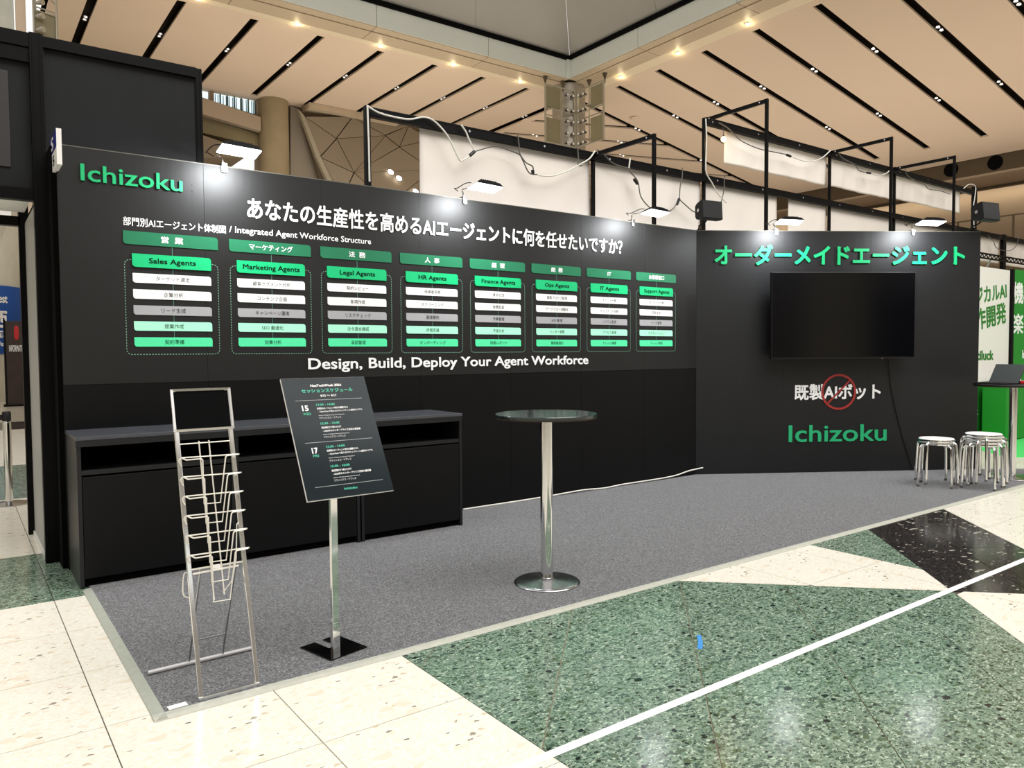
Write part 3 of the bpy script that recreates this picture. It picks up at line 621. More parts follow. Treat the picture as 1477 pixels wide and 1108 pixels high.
# ------------------------------------------------------------------ stools
def make_stool(loc, rz, label, group):
    t = thing('round_stool', label, 'stool', loc, rz, group); H_ = .448
    bm = B(); lathe(bm, [(0, H_-.020), (.150, H_-.020), (.158, H_-.014), (.160, H_-.004), (.154, H_+.003), (.12, H_+.006), (0, H_+.007)], 40); obj('seat', bm, SEATW, t, smooth=True)
    bm = B(); lathe(bm, [(.150, H_-.026), (.163, H_-.026), (.165, H_-.016), (.163, H_-.006), (.158, H_-.004), (.158, H_-.014), (.150, H_-.020), (.150, H_-.026)], 40); obj('seat_rim', bm, CHROME, t, smooth=True)
    for k in range(4):
        a = PI/4+k*PI/2; ca, sa = math.cos(a), math.sin(a)
        pr = [(.10, H_-.034), (.150, H_-.034), (.172, H_-.040), (.186, H_-.056), (.190, H_-.085), (.197, .25), (.205, .012)]
        bm = B(); tube(bm, smooth_path([(r*ca, r*sa, z) for r, z in pr], 4), .0125, 10); lg = obj('leg', bm, CHROME, t, smooth=True)
        bm = B(); tube(bm, [(.2045*ca, .2045*sa, .020), (.2052*ca, .2052*sa, .0)], .0138, 10); obj('foot_cap', bm, CORDG, lg, smooth=True)
    return t
st0 = make_stool((7.93, 3.60, .007), .35, 'lower white stool of the short stack of two', 'chrome stools with white seats')
def stool_copy(loc, rz, label):
    c = st0.copy(); COL.objects.link(c); c.location = loc; c.rotation_euler = (0, 0, rz); c['label'] = label
    for ch in [x for x in st0.children]:
        d_ = ch.copy(); COL.objects.link(d_); d_.parent = c
        for g in ch.children:
            e = g.copy(); COL.objects.link(e); e.parent = d_
    return c
bpy.context.view_layer.update()
stool_copy((7.93, 3.60, .037), .35+.42, 'upper white stool of the short stack of two')
for i, lab in enumerate(['lowest white stool in the tall stack of four', 'second white stool from the bottom in the tall stack', 'third white stool from the bottom in the tall stack', 'topmost white stool in the tall stack of four']):
    stool_copy((8.165, 3.262, .007+.030*i), .1+.40*i, lab)

# ------------------------------------------------------------------ brochure rack (chrome frame, wire pockets)
RCHROME = simple('rack_chrome', (.92, .92, .92, 1), .12, .86, var=.0)
rk = thing('brochure_rack', 'chrome A-frame brochure rack with empty cream wire pockets and a black header', 'rack', (.857, 3.112, .0075))
TL_ = math.radians(16.1)
MR = Matrix(((1, 0, 0, 0), (0, -math.cos(TL_), math.sin(TL_), 0), (0, math.sin(TL_), math.cos(TL_), 0), (0, 0, 0, 1)))   # local x, w(out), v(up the lean)
Q = lambda u, v, w_=0: MR @ Vector((u, w_, v))
for s in (-1, 1):
    bm = B(); bar(bm, Q(s*.111, .006), Q(s*.111, 1.263), .016, .017); obj('frame_leg', bm, RCHROME, rk, bevel=.002)
bm = B(); bar(bm, Q(-.121, .007), Q(.121, .007), .022, .014); obj('bottom_bar', bm, RCHROME, rk, bevel=.002)
hd = obj('header_panel', (lambda b_: (prism(b_, [Q(-.113, 1.093, .004), Q(.113, 1.093, .004), Q(.113, 1.256, .004), Q(-.113, 1.256, .004)], MR.to_3x3() @ Vector((0, .005, 0))), b_)[1])(B()), simple('header_black', srgb(4, 4, 5), .7, spec=.08), rk)
bm = B()
for a, b in (((-.123, 1.087), (.123, 1.087)), ((-.123, 1.263), (.123, 1.263)), ((-.119, 1.083), (-.119, 1.267)), ((.119, 1.083), (.119, 1.267))):
    bar(bm, Q(a[0], a[1], .011), Q(b[0], b[1], .011), .010, .010)
obj('header_frame', bm, RCHROME, hd)
bm = B(); tube(bm, [Q(-.106, 1.030, .002), Q(.101, 1.030, .002)], .0026, 6); obj('cross_wire', bm, WIRE, rk)
for u0, u1, vb in ((-.027, -.026, .372), (.014, .016, .386)):
    bm = B(); tube(bm, [Q(u0, 1.038, .006), Q(u1, vb, .002)], .0029, 6); obj('spine_wire', bm, WIRE, rk)
for i in range(6):
    v = .965-.0808*i
    pk = obj('wire_pocket', (lambda b_: (tube(b_, [Q(-.106, v-.030, .010), Q(-.114, v-.006, .016), Q(-.106, v+.004, .022), Q(.128, v, .022)], .0031, 6), b_)[1])(B()), WIRE, rk)
    bm = B(); tube(bm, [Q(-.106, v+.004, .022), Q(-.092, v-.010, .042), Q(-.034, v-.010, .044), Q(-.028, v-.016, .044), Q(-.030, v-.196, .006), Q(.036, v-.198, .006), Q(.066, v-.012, .044), Q(.072, v-.006, .044), Q(.118, v-.004, .042), Q(.130, v, .022)], .0031, 6)
    obj('pocket_loop', bm, WIRE, pk, smooth=True)
# rear support
bm = B(); tube(bm, [(-.231, .384, .010), (.206, .392, .010)], .0095, 12); obj('rear_foot', bm, simple('light_grey_tube', srgb(206, 204, 206), .35, .2), rk, smooth=True)
for u in (-.064, .079):
    bm = B(); tube(bm, [(u, .388, .012), (u, .150, .484)], .0042, 8); obj('rear_leg', bm, STEEL, rk, smooth=True)
bm = B(); tube(bm, [(-.064, .331, .125), (.079, .331, .125)], .004, 8); obj('rear_rung', bm, STEEL, rk)
bm = B(); tube(bm, [Q(-.104, .508, -.006), Q(.108, .508, -.006)], .004, 8); tube(bm, [Q(-.100, .490, .004), Q(.085, .494, .004)], .004, 8); obj('hinge_rod', bm, WIRE, rk)
bm = B(); prism(bm, [Q(-.018, .497, .0), Q(.018, .497, .0), Q(.018, .514, .0), Q(-.018, .514, .0)], MR.to_3x3() @ Vector((0, .001, 0))); obj('paper_label', bm, WHITE, rk)
bm = B(); tube(bm, smooth_path([Q(-.112, .50, -.02), Q(-.128, .495, -.02), Q(-.138, .42, -.02), Q(-.120, .40, -.02), Q(-.112, .398, 0)], 3), .0029, 6)
obj('side_loop', bm, WIRE, rk)
bm = B(); tube(bm, [Q(.108, .68, 0), Q(.092, .665, .012), Q(.075, .52, .01), Q(.050, .435, .0), Q(.018, .395, -.02)], .0026, 6); obj('stay_wire', bm, WIRE, rk)

# ------------------------------------------------------------------ schedule poster on its stand
sg = thing('poster_stand', 'slim chrome poster stand with a black base holding the tilted dark schedule board', 'sign stand', (1.381, 3.297, .0075), math.radians(13))
bm = B(); hx, hy = .103, .118
prof = [(-hx, -hy), (hx, -hy), (hx, hy), (.022, hy), (.022, .005), (-.022, .005), (-.022, hy), (-hx, hy)]
prism(bm, [(x, y, 0) for x, y in prof], (0, 0, .005)); obj('base_plate', bm, simple('gloss_black_base', srgb(8, 8, 8), .08, spec=.7), sg, bevel=.001)
mi = sg.matrix_basis.inverted()
sgm = (Matrix.Translation((1.381, 3.297, .0075)) @ Matrix.Rotation(math.radians(13), 4, 'Z')).inverted()
pc = Vector((1.362, 3.232, 0))
bm = B(); ul = Matrix.Rotation(math.radians(2), 4, 'Z')
a = sgm @ (pc+Vector((0, 0, .012))); b = sgm @ (pc+Vector((0, 0, .86)))
bar(bm, a, b, .015, .036); obj('pole', bm, CHROME, sg, mw=None, bevel=.0015)
a = sgm @ (pc+Vector((0, 0, .012))); b = sgm @ (pc+Vector((0, 0, .15))); bm = B(); bar(bm, a, b, .019, .040); obj('pole_sleeve', bm, CHROME, sg, bevel=.0015)
tilt, yaw = .4957, .0317
po = Vector((1.416, 3.1411, .7393)); uu = Vector((math.cos(yaw), math.sin(yaw), 0)); bk = Vector((-math.sin(yaw), math.cos(yaw), 0))
vv = Vector((0, 0, 1))*math.cos(tilt)+bk*math.sin(tilt); ww = uu.cross(vv)       # outward
MP = Matrix(((uu.x, -ww.x, vv.x, po.x), (uu.y, -ww.y, vv.y, po.y), (uu.z, -ww.z, vv.z, po.z), (0, 0, 0, 1)))  # x right, -y out, z up
bm = B()
c_ = po+vv*.13+ww*-.02
bar(bm, sgm @ (pc+Vector((0, 0, .84))), sgm @ (po+vv*.16-ww*.03), .024, .024); prism(bm, [sgm @ (po+uu*a_+vv*b_-ww*.013) for a_, b_ in ((-.05, .04), (.05, .04), (.05, .40), (-.05, .40))], sgm.to_3x3() @ (ww*-.006))
obj('board_holder', bm, CHROME, sg)
ps = thing('schedule_board', 'tilted dark schedule poster board with white and green lettering on the stand', 'poster'); ps.matrix_world = MP
bm = B(); box(bm, -.21, .21, .001, .012, 0, .594); obj('foam_core', bm, FOAM, ps)
bm = B(); box(bm, -.2095, .2095, .0, .001, .0008, .5932); obj('printed_face', bm, POSTER, ps)
T = lambda s, x0, x1, z0, z1, m=LETW, b=.03: text(s, x0, x1, m, ps, z0=z0, z1=z1, bold=b, thick=.0005)
T('NexTechWeek 2026', -.077, .079, .547, .560, b=.045)
T('セッションスケジュール', -.126, .131, .517, .537, TEAL, .03)
T('4/15 〜 4/17', -.040, .042, .494, .506)
T('15', -.142, -.110, .425, .455, b=.05); T('WED', -.142, -.104, .405, .417, TEAL, .01)
T('17', -.141, -.112, .215, .245, b=.05); T('FRI', -.140, -.113, .199, .211, TEAL, .01)
for dz, q in ((0, 0), (-.211, 1)):
    T('13:30 - 14:00', -.070, .022, .449+dz, .460+dz, TEAL)
    T('自律型AIエージェント時代の幕開けから', -.070, .085, .430+dz, .441+dz, b=.03)
    T('- OpenClawで見えるセキュリティと運用のリアル', -.066, .156, .4135+dz, .4245+dz, b=.03)
    T('Head of Engineering and Research', -.069, .058, .3965+dz, .4025+dz, b=.0)
    T('フランシスコ・ソアレス', -.070, .038, .382+dz, .391+dz, b=.0)
    T('15:30 - 16:00', -.070, .023, .354+dz, .365+dz, TEAL)
    T('実証実験だけで終わらせず？', -.070, .027, .333+dz, .344+dz, b=.03)
    T('- 2026年のエンタープライズ活用の最前線', -.067, .121, .3165+dz, .3275+dz, b=.03)
    T('Head of Engineering and Research', -.069, .060, .301+dz, .307+dz, b=.0)
    T('フランシスコ・ソアレス', -.069, .038, .287+dz, .296+dz, b=.0)
T('Ichizoku', -.031, .033, .032, .043, TEAL)
for z in (.479, .269, .0585):
    bm = B(); box(bm, -.164, .168, -.0006, 0, z-.0008, z+.0008); obj('rule_line', bm, LINEW, ps)

# ------------------------------------------------------------------ LED arm lights on top of the walls
def led_lamp(loc, rz, label, mat_e=None, on=True):
    """origin: clamp point on the wall top, local -y out into the booth"""
    t = thing('clip_light', label, 'light', loc, rz, group='white arm lights clamped on the booth walls')
    bm = B(); box(bm, -.02, .02, -.035, .035, .006, .020); box(bm, -.02, .02, -.036, -.026, -.045, .02); box(bm, -.02, .02, .026, .036, -.03, .02)
    tube(bm, [(0, -.031, -.05), (0, -.031, -.02)], .006, 8); obj('clamp', bm, STEEL, t, bevel=.002)
    bm = B(); tube(bm, smooth_path([(0, 0, .018), (-.012, -.02, .045), (-.05, -.06, .06), (-.07, -.12, .058), (-.05, -.22, .06)], 4), .006, 8); obj('arm', bm, CHROME, t, smooth=True)
    bm = B(); tube(bm, smooth_path([(-.07, -.03, .055), (-.12, -.05, .07), (-.15, -.14, .05), (-.13, -.24, .075), (-.09, -.27, .08)], 4), .0035, 6); obj('lead_wire', bm, BLACKM, t, smooth=True)
    hm = Matrix.Translation((.02, -.31, .045)) @ Matrix.Rotation(math.radians(-9), 4, 'X') @ Matrix.Rotation(math.radians(2), 4, 'Y')
    bm = B()
    pts = [(-.135, .0), (-.10, .026), (.0, .034), (.10, .026), (.135, .0)]
    prism(bm, [(x, -.078, z) for x, z in pts], (0, .156, 0))
    for k in range(8): box(bm, -.08+k*.02, -.074+k*.02, -.07, .07, .02, .040)
    h_ = obj('lamp_head', bm, BLACKM, t, mw=hm, bevel=0)
    bm = B(); box(bm, -.128, .128, -.072, .072, -.006, .0); obj('lens', bm, E_LED, h_)
    d = bpy.data.lights.new('led_light', 'AREA'); d.shape = 'RECTANGLE'; d.size = .2; d.size_y = .14; d.energy = 16; d.color = (.95, .975, 1.0)
    l = bpy.data.objects.new('led_light', d); COL.objects.link(l); l.parent = t
    l.location = (.02, -.36, .01); l.rotation_euler = (math.radians(40), 0, 0)
    return t
led_lamp((1.575, YA+.02, 2.706), 0, 'white arm light above the green name at the left end of the long wall')
led_lamp((3.59, YA+.02, 2.706), 0, 'white arm light in the middle of the long wall, over the headline')
led_lamp((5.63, YA+.02, 2.706), 0, 'white arm light near the inner corner of the two walls')
def onB(u, off=0, z=0): return (MB @ Vector((u, -off, z)))
led_lamp(onB(.90, -.02, 2.706), WBANG, 'white arm light left above the television')
led_lamp(onB(2.48, -.02, 2.706), WBANG, 'white arm light right above the television')

def flood(loc, rz, label, flip=1):
    t = thing('flood_light', label, 'light', loc, rz, group='black box floodlights')
    bm = B(); box(bm, -.018, .018, -.03, .03, -.02, .02); tube(bm, [(0, 0, .02), (0, -.02, .06), (.04*flip, -.07, .08), (.06*flip, -.10, .11)], .009, 8); obj('clamp_arm', bm, BLACKM, t)
    hm = Matrix.Translation((.06*flip, -.16, .19)) @ Matrix.Rotation(math.radians(-8), 4, 'X') @ Matrix.Rotation(math.radians(14*flip), 4, 'Z')
    bm = B(); prof = [(-.07, .065), (-.035, .088), (.05, .10), (.07, .098), (.07, -.10), (.03, -.10), (-.05, -.085), (-.075, -.05)]
    prism(bm, [(-.125, -y, z) for y, z in prof], (.25, 0, 0)); h_ = obj('housing', bm, simple('flood_housing', srgb(24, 25, 26), .6, spec=.2), t, mw=hm)
    bm = B(); box(bm, -.118, .118, -.074, -.070, -.092, .09); obj('glass_front', bm, SCREEN, h_)
    bm = B(); box(bm, -.05, .03, -.02, .03, .095, .11); obj('vent_lid', bm, BLACKM, h_)
    bm = B(); tube(bm, [(-.135, 0, 0), (-.125, 0, 0)], .02, 10); tube(bm, [(.125, 0, 0), (.135, 0, 0)], .02, 10); obj('pivot', bm, STEEL, h_)
    return t
flood(onB(.05, -.08, 2.706), WBANG, 'black box floodlight clamped at the inner corner of the walls')
flood(onB(3.20, -.06, 2.706), WBANG, 'black box floodlight clamped at the outer end of the screen wall')

# booth number board at the near end of the long wall
t = thing('booth_number_board', 'small blue and white booth number board sticking out of the long wall', 'sign', (.548, 5.54, 2.64))
bm = B(); box(bm, -.014, .014, -.185, .175, -.108, .108); obj('board', bm, WHITE, t, bevel=.001)
bm = B(); box(bm, -.0155, -.014, -.183, .173, .0, .106); obj('blue_field', bm, NAVY, t)
ML = Matrix.Translation((-.0158, 0, 0)) @ Matrix.Rotation(-PI/2, 4, 'Z')
text('S', -.10, .05, LETW, t, z0=.015, z1=.095, mw=ML, bold=.03, thick=.0006)
text('15', -.10, .06, LETD, t, z0=-.085, z1=-.025, mw=ML, bold=.02, thick=.0006)

# ------------------------------------------------------------------ tall black tower booth at the left
YT = 5.87
tw = thing('black_tower_wall', 'tall black panelled tower rising behind the left end of the long wall', 'wall', (0, 0, 0))
bm = B(); box(bm, .53, 1.475, YT+.015, YT+.045, 2.3, 3.40); obj('panel', bm, TOWER, tw)
bm = B(); box(bm, -.62, .45, YT+.015, YT+.045, 2.46, 3.36); obj('panel', bm, TOWER, tw)
bm = B(); box(bm, -.62, .33, YT+.004, YT+.016, 2.59, 3.20); obj('raised_board', bm, simple('dim_board', srgb(44, 40, 41), .5), tw, bevel=.002)
def post(bm, x, y, z0, z1, s=.04):
    box(bm, x-s, x+s, y-s, y+s, z0, z1)
    for q in (-1, 1): box(bm, x+q*s*.55-.004, x+q*s*.55+.004, y-s-.003, y-s, z0, z1)
bm = B(); post(bm, .485, YT, .0, 3.46, .038); obj('post', bm, BLACKM, tw, bevel=0)
bm = B(); post(bm, 1.495, YT+.03, .0, 3.46, .024); obj('post', bm, BLACKM, tw)
bm = B(); box(bm, .523, 1.475, YT-.02, YT+.05, 3.385, 3.455); obj('top_rail', bm, BLACKM, tw)
bm = B(); box(bm, -.62, .447, YT-.02, YT+.05, 3.27, 3.36); box(bm, -.62, .447, YT-.03, YT+.05, 3.365, 3.455); obj('top_rail', bm, BLACKM, tw)
bm = B(); box(bm, -.62, .447, YT-.02, YT+.05, 2.385, 2.46); obj('lintel_rail', bm, BLACKM, tw)
bm = B(); box(bm, .5235, .560, YA+.05, YT+.03, 0, 2.70); obj('end_panel', bm, VOID, tw)
bm = B(); box(bm, .46, .492, YT+.04, YT+.99, .03, 2.40); obj('side_panel', bm, GREYW, tw)
bm = B(); box(bm, .45, .50, YT+.04, YT+.99, .0, .03); obj('skirting', bm, WHITE, tw)
bm = B(); box(bm, .42, .485, YT+.99, YT+1.06, 0, 3.4); obj('post', bm, BLACKM, tw)
bm = B(); box(bm, -.62, .43, YT+.99, YT+1.06, 2.36, 2.43); obj('rear_rail', bm, BLACKM, tw)
bm = B(); box(bm, -.62, .46, YT+.05, YT+.99, 2.462, 2.475); obj('ceiling_sheet', bm, WHITE, tw)
bm = B(); box(bm, .46, 1.5, YT+.06, YT+1.0, 2.38, 2.40); obj('inner_shelf', bm, BLACKM, tw)

# things seen through the passage
t = thing('stanchion', 'chrome barrier post standing in the passage at the far left', 'stanchion', (.372, 8.425, 0))
bm = B(); lathe(bm, [(0, 0), (.17, 0), (.17, .008), (.05, .018), (.034, .022), (0, .022)], 40); obj('base_plate', bm, STEEL, t, smooth=True)
bm = B(); lathe(bm, [(.034, .02), (.034, .76), (.030, .765), (.030, .78)], 28); obj('pole', bm, CHROME, t, smooth=True)
bm = B(); lathe(bm, [(.036, .775), (.036, .855), (.030, .865), (0, .867)], 28); obj('belt_head', bm, BLACKP, t, smooth=True)
bm = B(); box(bm, -1.3, -.034, -.004, .004, .785, .835); obj('belt', bm, simple('dark_belt', srgb(30, 14, 12), .6), t)
bm = B(); lathe(bm, [(1.98, -.05), (1.98, 15)], 64); t = obj('concrete_column', bm, CONCP, smooth=True); t.location = (-.14, 29.0, 0); tag(t, 'huge round pale concrete column at the far left', 'column')
sb = thing('blue_direction_sign', 'blue curved direction sign wrapped around the pale column', 'sign', (-.14, 29.0, 0))
bm = B(); lathe(bm, [(1.99, 1.45), (2.03, 1.45), (2.03, 3.50), (1.99, 3.50)], 64); obj('band', bm, BLUE, sb, smooth=True)
def wrap_text(s, cx_, w_, z0, z1, bold):
    o = text(s, -w_/2, w_/2, LETW, sb, z0=z0, z1=z1, bold=bold, thick=.01)
    for v in o.data.vertices:
        a = (cx_+v.co.x)/2.04; r = 2.04-v.co.y
        v.co.x = r*math.sin(a); v.co.y = -r*math.cos(a)
    return o
wrap_text('West', 1.36, .58, 2.98, 3.24, .02); wrap_text('西', 1.36, .52, 2.20, 2.74, .035); wrap_text('展示棟', 1.50, .50, 1.92, 2.08, .02); wrap_text('West Hall', 1.52, .66, 1.68, 1.82, .02)
wrap_text('━', 1.35, .56, 2.10, 2.14, .0)
kt = thing('information_kiosk', 'brown information board standing in front of the pale column', 'sign', (1.50, 25.0, 0))
bm = B(); box(bm, -.38, .15, -.12, .12, .04, 2.34); obj('board', bm, KIOSK, kt, bevel=.01)
bm = B(); box(bm, -.40, -.36, -.14, .14, 0, 2.38); obj('frame_edge', bm, BLACKM, kt)
bm = B(); box(bm, -.45, .22, -.2, .2, 0, .05); obj('base', bm, BLACKM, kt)
text('INFORMATION', -.29, .10, LETW, kt, z0=1.50, z1=1.68, bold=.02, thick=.005, off=.12)
bm = B(); lathe(bm, [(0, -.20), (.045, -.17), (.06, 0), (.045, .17), (0, .20)], 20); obj('red_mark', bm, REDM, kt, mw=Matrix.Translation((-.11, -.121, 2.02)) @ Matrix.Diagonal((1, .1, 1, 1)))
bm = B(); prism(bm, [(-3, 17.0, 4.3), (.93, 17.0, 4.3), (.93, 17.0, 4.0), (.1, 17.0, 3.55), (-.2, 17, 3.5), (-3, 17, 2.9)], (0, 5, 0)); tag(obj('white_soffit', bm, WHITE), 'white sloping soffit seen above the passage at the far left', 'soffit')

# ------------------------------------------------------------------ lighting frames and sheets behind the booth
YF = 6.6
def square_frame(x, z, label, lower=True):
    t = thing('square_gantry', label, 'frame', (x, 0, 0), group='black square gantries over the walls')
    bm = B(); box(bm, -.017, .017, 5.63, 5.664, .0, z); obj('front_post', bm, BLACKM, t)
    bm = B(); box(bm, -.018, .018, YF-.018, YF+.018, 0, z+.01); obj('rear_post', bm, BLACKM, t)
    bm = B(); box(bm, -.015, .015, 5.664, YF-.018, z-.045, z); ar = obj('top_arm', bm, BLACKM, t)
    for y in (5.74, YF-.1):
        bm = B(); tube(bm, [(-.019, y, z-.022), (-.015, y, z-.022)], .010, 8); obj('bolt', bm, STEEL, ar)
    return t
square_frame(6.03, 3.675, 'lowest black square frame, left of the corner floodlight')
square_frame(7.985, 4.41, 'tall black square frame standing above the inner corner of the booth')
square_frame(10.93, 4.43, 'tall black square frame above the middle of the television wall')
square_frame(12.89, 4.45, 'tall black square frame farthest to the right')
bm = B(); box(bm, 3.155, 3.205, YF-.025, YF+.025, 0, 3.69); tag(obj('frame_post', bm, BLACKM), 'black corner post at the left end of the long black beam', 'post', 'black booth posts')
bm = B(); box(bm, 15.87, 15.96, YF-.034, YF+.034, 0, 4.50); tag(obj('frame_post', bm, BLACKM), 'black post at the right end of the upper beam', 'post', 'black booth posts')
bm = B(); box(bm, 17.2, 17.33, YF-.034, YF+.034, 0, 3.7); tag(obj('frame_post', bm, BLACKM), 'black post in the white sheets right of the screen wall', 'post', 'black booth posts')
bm = B(); box(bm, 19.9, 20.0, YF-.034, YF+.034, 0, 3.7); tag(obj('frame_post', bm, BLACKM), 'black post at the far right edge behind the green booth', 'post', 'black booth posts')
def beam(name, x0, x1, z0, z1, label):
    t = thing(name, label, 'beam', (0, 0, 0), group='black beams')
    bm = B(); box(bm, x0, x1, YF-.028, YF+.028, z0, z1); box(bm, x0, x1, YF-.032, YF-.028, z1-.016, z1); box(bm, x0, x1, YF-.032, YF-.028, z0, z0+.016); obj('rail', bm, BLACKM, t)
    x = x0+.12
    while x < x1:
        bm = B(); tube(bm, [(x, YF-.036, (z0+z1)/2), (x, YF-.028, (z0+z1)/2)], .013, 8); obj('bolt', bm, STEEL, t); x += .98
    return t
beam('long_beam', 3.205, 20.0, 3.592, 3.68, 'long lower black beam running behind the whole booth')
beam('upper_beam', 8.0, 15.9, 4.338, 4.43, 'upper black beam carrying the narrow white strips')
def sheet(x0, x1, z0, z1, label, grp, seed=0):
    bm = B(); n = max(4, int((x1-x0)/.06)); m = 14; rnd = random.Random(seed); ph = [rnd.uniform(0, 6) for _ in range(5)]
    V = []
    for i in range(n+1):
        x = x0+(x1-x0)*i/n; row = []
        for j in range(m+1):
            z = z0+(z1-z0)*j/m; f = 1-(j/m)**2
            y = YF+.045+f*(.010*math.sin(5*x+ph[0]+z*2)+.006*math.sin(13*x+ph[1]-3*z)+.004*math.sin(29*x+ph[2]))
            row.append(bm.verts.new((x, y, z)))
        V.append(row)
    for i in range(n):
        for j in range(m): bm.faces.new((V[i][j], V[i+1][j], V[i+1][j+1], V[i][j+1]))
    o = obj('white_sheet', bm, SHEET, smooth=True)
    s = o.modifiers.new('thickness', 'SOLIDIFY'); s.thickness = .004
    tag(o, label, 'sheet', grp); return o
G1 = 'white sheets hanging from the lower beam'
sheet(3.765, 6.012, 1.4, 3.62, 'white sheet hanging from the lower beam, leftmost beside the grey facets', G1, 1)
sheet(6.05, 7.965, 1.4, 3.62, 'white sheet between the low square frame and the corner floodlight', G1, 2)
sheet(8.005, 9.64, 1.4, 3.62, 'white sheet behind the left television light', G1, 3)
sheet(9.93, 10.91, 1.4, 3.62, 'white sheet just right of the dark gap behind the television wall', G1, 4)
sheet(10.95, 12.87, 1.4, 3.62, 'white sheet behind the right television light', G1, 5)
sheet(12.91, 15.85, 1.4, 3.62, 'white sheet behind the right end of the television wall', G1, 6)
sheet(15.97, 17.19, 3.11, 3.60, 'white sheet strip just right of the outer floodlight', G1, 7)
sheet(17.34, 19.9, 3.10, 3.60, 'white sheet strip at the far right edge', G1, 8)
G2 = 'narrow white strips under the upper beam'
sheet(8.455, 10.91, 3.91, 4.36, 'narrow white strip under the upper beam, beside the warm bulb', G2, 9)
sheet(10.95, 12.87, 3.92, 4.36, 'narrow white strip in the middle of the upper beam', G2, 10)
sheet(12.91, 15.41, 3.95, 4.36, 'narrow white strip at the right end of the upper beam', G2, 11)
t = thing('warm_bulb', 'small glowing orange bulb at the left end of the narrow white strip', 'lamp', (8.26, 6.50, 4.17))
bm = B(); lathe(bm, [(0, -.04), (.024, -.026), (.034, 0), (.024, .022), (.010, .03)], 14); obj('bulb', bm, E_WARM, t, smooth=True)
bm = B(); lathe(bm, [(.010, .018), (.010, .05), (0, .052)], 12); obj('socket', bm, BLACKP, t)
bm = B(); tube(bm, [(0, 0, .05), (0, .02, .22)], .004, 6); obj('wire', bm, CORDK, t)
d = bpy.data.lights.new('bulb_light', 'POINT'); d.energy = 3; d.color = (1, .6, .25); d.shadow_soft_size = .02
l = bpy.data.objects.new('bulb_light', d); COL.objects.link(l); l.parent = t; l.location = (0, -.03, 0)
CAB_INFO = {'long_a': ('white cord looping down from the left end of the lower beam', CORDW), 'long_b': ('grey cord sagging between two drops on the leftmost sheet', CORDG), 'long_c': ('pale cord sagging toward the low square frame', CORDW), 'long_d': ('cord crossing the sheet behind the low square frame down to its lamp', CORDG),
 'drop_a': ('white cord running down the corner post left of the sheets', CORDW), 'drop_b': ('short cord dropping over the beam near the first connector', CORDW), 'drop_c': ('dark cord dropping in the middle of the leftmost sheet', CORDG), 'drop_d': ('short cord drop just left of the low square frame', CORDG), 'drop_e': ('short cord drop just right of the low square frame rear post', CORDW), 'drop_f': ('cord drop left of the corner floodlight', CORDG),
 'flood_feed': ('thin cord feeding the corner floodlight', CORDG), 'post_drop': ('white cord running down the tall frame post by the corner floodlight', CORDW), 'drop_g': ('short cord above the corner floodlight', CORDG), 'up_a': ('grey cord sagging on the first narrow strip beside the bulb', CORDG), 'up_b': ('pale cord rising to the middle tall frame', CORDW), 'up_c': ('white cord on the middle narrow strip', CORDG), 'up_d': ('white cord rising to the third tall frame', CORDW), 'up_e': ('grey cord on the right narrow strip', CORDG), 'up_f': ('white cord running down the right end post of the upper beam', CORDW), 'right_a': ('grey cord sagging on the sheet strip right of the screen wall', CORDG)}
for k, pts in CABLES.items():
    bm = B(); tube(bm, smooth_path(pts, 5), .0085 if CAB_INFO[k][1] is CORDW else .007, 6)
    tag(obj('hanging_cord', bm, CAB_INFO[k][1], smooth=True), CAB_INFO[k][0], 'cord')
CI = {'a': 'black cable connector on the leftmost sheet', 'b': 'black cable connector right of the low square frame', 'c': 'dark plug on the first narrow strip', 'd': 'dark plug on the middle narrow strip', 'e': 'small dark plug in the middle of the leftmost sheet', 'f': 'small dark plug left of the corner floodlight'}
for k, (a, b) in CONNECT.items():
    bm = B(); a = Vector(a); b = Vector(b); tube(bm, [a, a.lerp(b, .1), a.lerp(b, .9), b], .018, 8, radii=[.010, .018, .018, .010]); tag(obj('cable_plug', bm, CORDK), CI[k], 'plug')

# ------------------------------------------------------------------ green neighbour booth at the right
gb = thing('neighbour_booth_wall', 'white and green printed wall of the neighbouring booth at the right edge', 'wall', (0, 0, 0))
bm = B(); box(bm, 11.2, 13.62, 5.10, 5.16, .88, 2.63); obj('white_banner', bm, WHITE, gb)
bm = B(); box(bm, 11.2, 13.62, 5.10, 5.16, .02, .875); obj('green_base', bm, GRW, gb)
bm = B(); box(bm, 13.63, 13.70, 5.06, 5.16, 0, 2.65); obj('post', bm, BLACKM, gb)
bm = B(); box(bm, 13.72, 17.5, 5.10, 5.16, .02, 2.66); obj('green_panel', bm, GRW, gb)
rt_ = Matrix.Translation((12.52, 5.10, 2.05)) @ Matrix.Rotation(math.radians(-7.3), 4, 'Y')
text('フィジカルAI', -.70, 1.0, LEAFG, gb, z0=.0, z1=.26, bold=.022, thick=.004, mw=rt_)
rt_ = Matrix.Translation((12.52, 5.10, 1.66)) @ Matrix.Rotation(math.radians(-7.6), 4, 'Y')
text('試作開発', -.46, 1.0, LEAFG, gb, z0=.0, z1=.34, bold=.022, thick=.004, mw=rt_)
MG = Matrix.Translation((0, 5.10, 0))
text('ciluck', 12.46, 13.06, LEAFG, gb, base=1.21, cap=.15, bold=.03, thick=.004, mw=MG)
text('機械', 13.76, 14.55, LETW, gb, z0=2.11, z1=2.46, bold=.02, thick=.004, mw=MG)
text('楽々', 13.76, 14.55, LETW, gb, z0=1.62, z1=1.95, bold=.02, thick=.004, mw=MG)
text('ciluck', 13.76, 14.55, LETW, gb, base=.38, cap=.16, bold=.03, thick=.004, mw=MG)
text('k', 14.15, 14.25, LETW, gb, base=1.22, cap=.14, bold=.03, thick=.004, mw=MG)
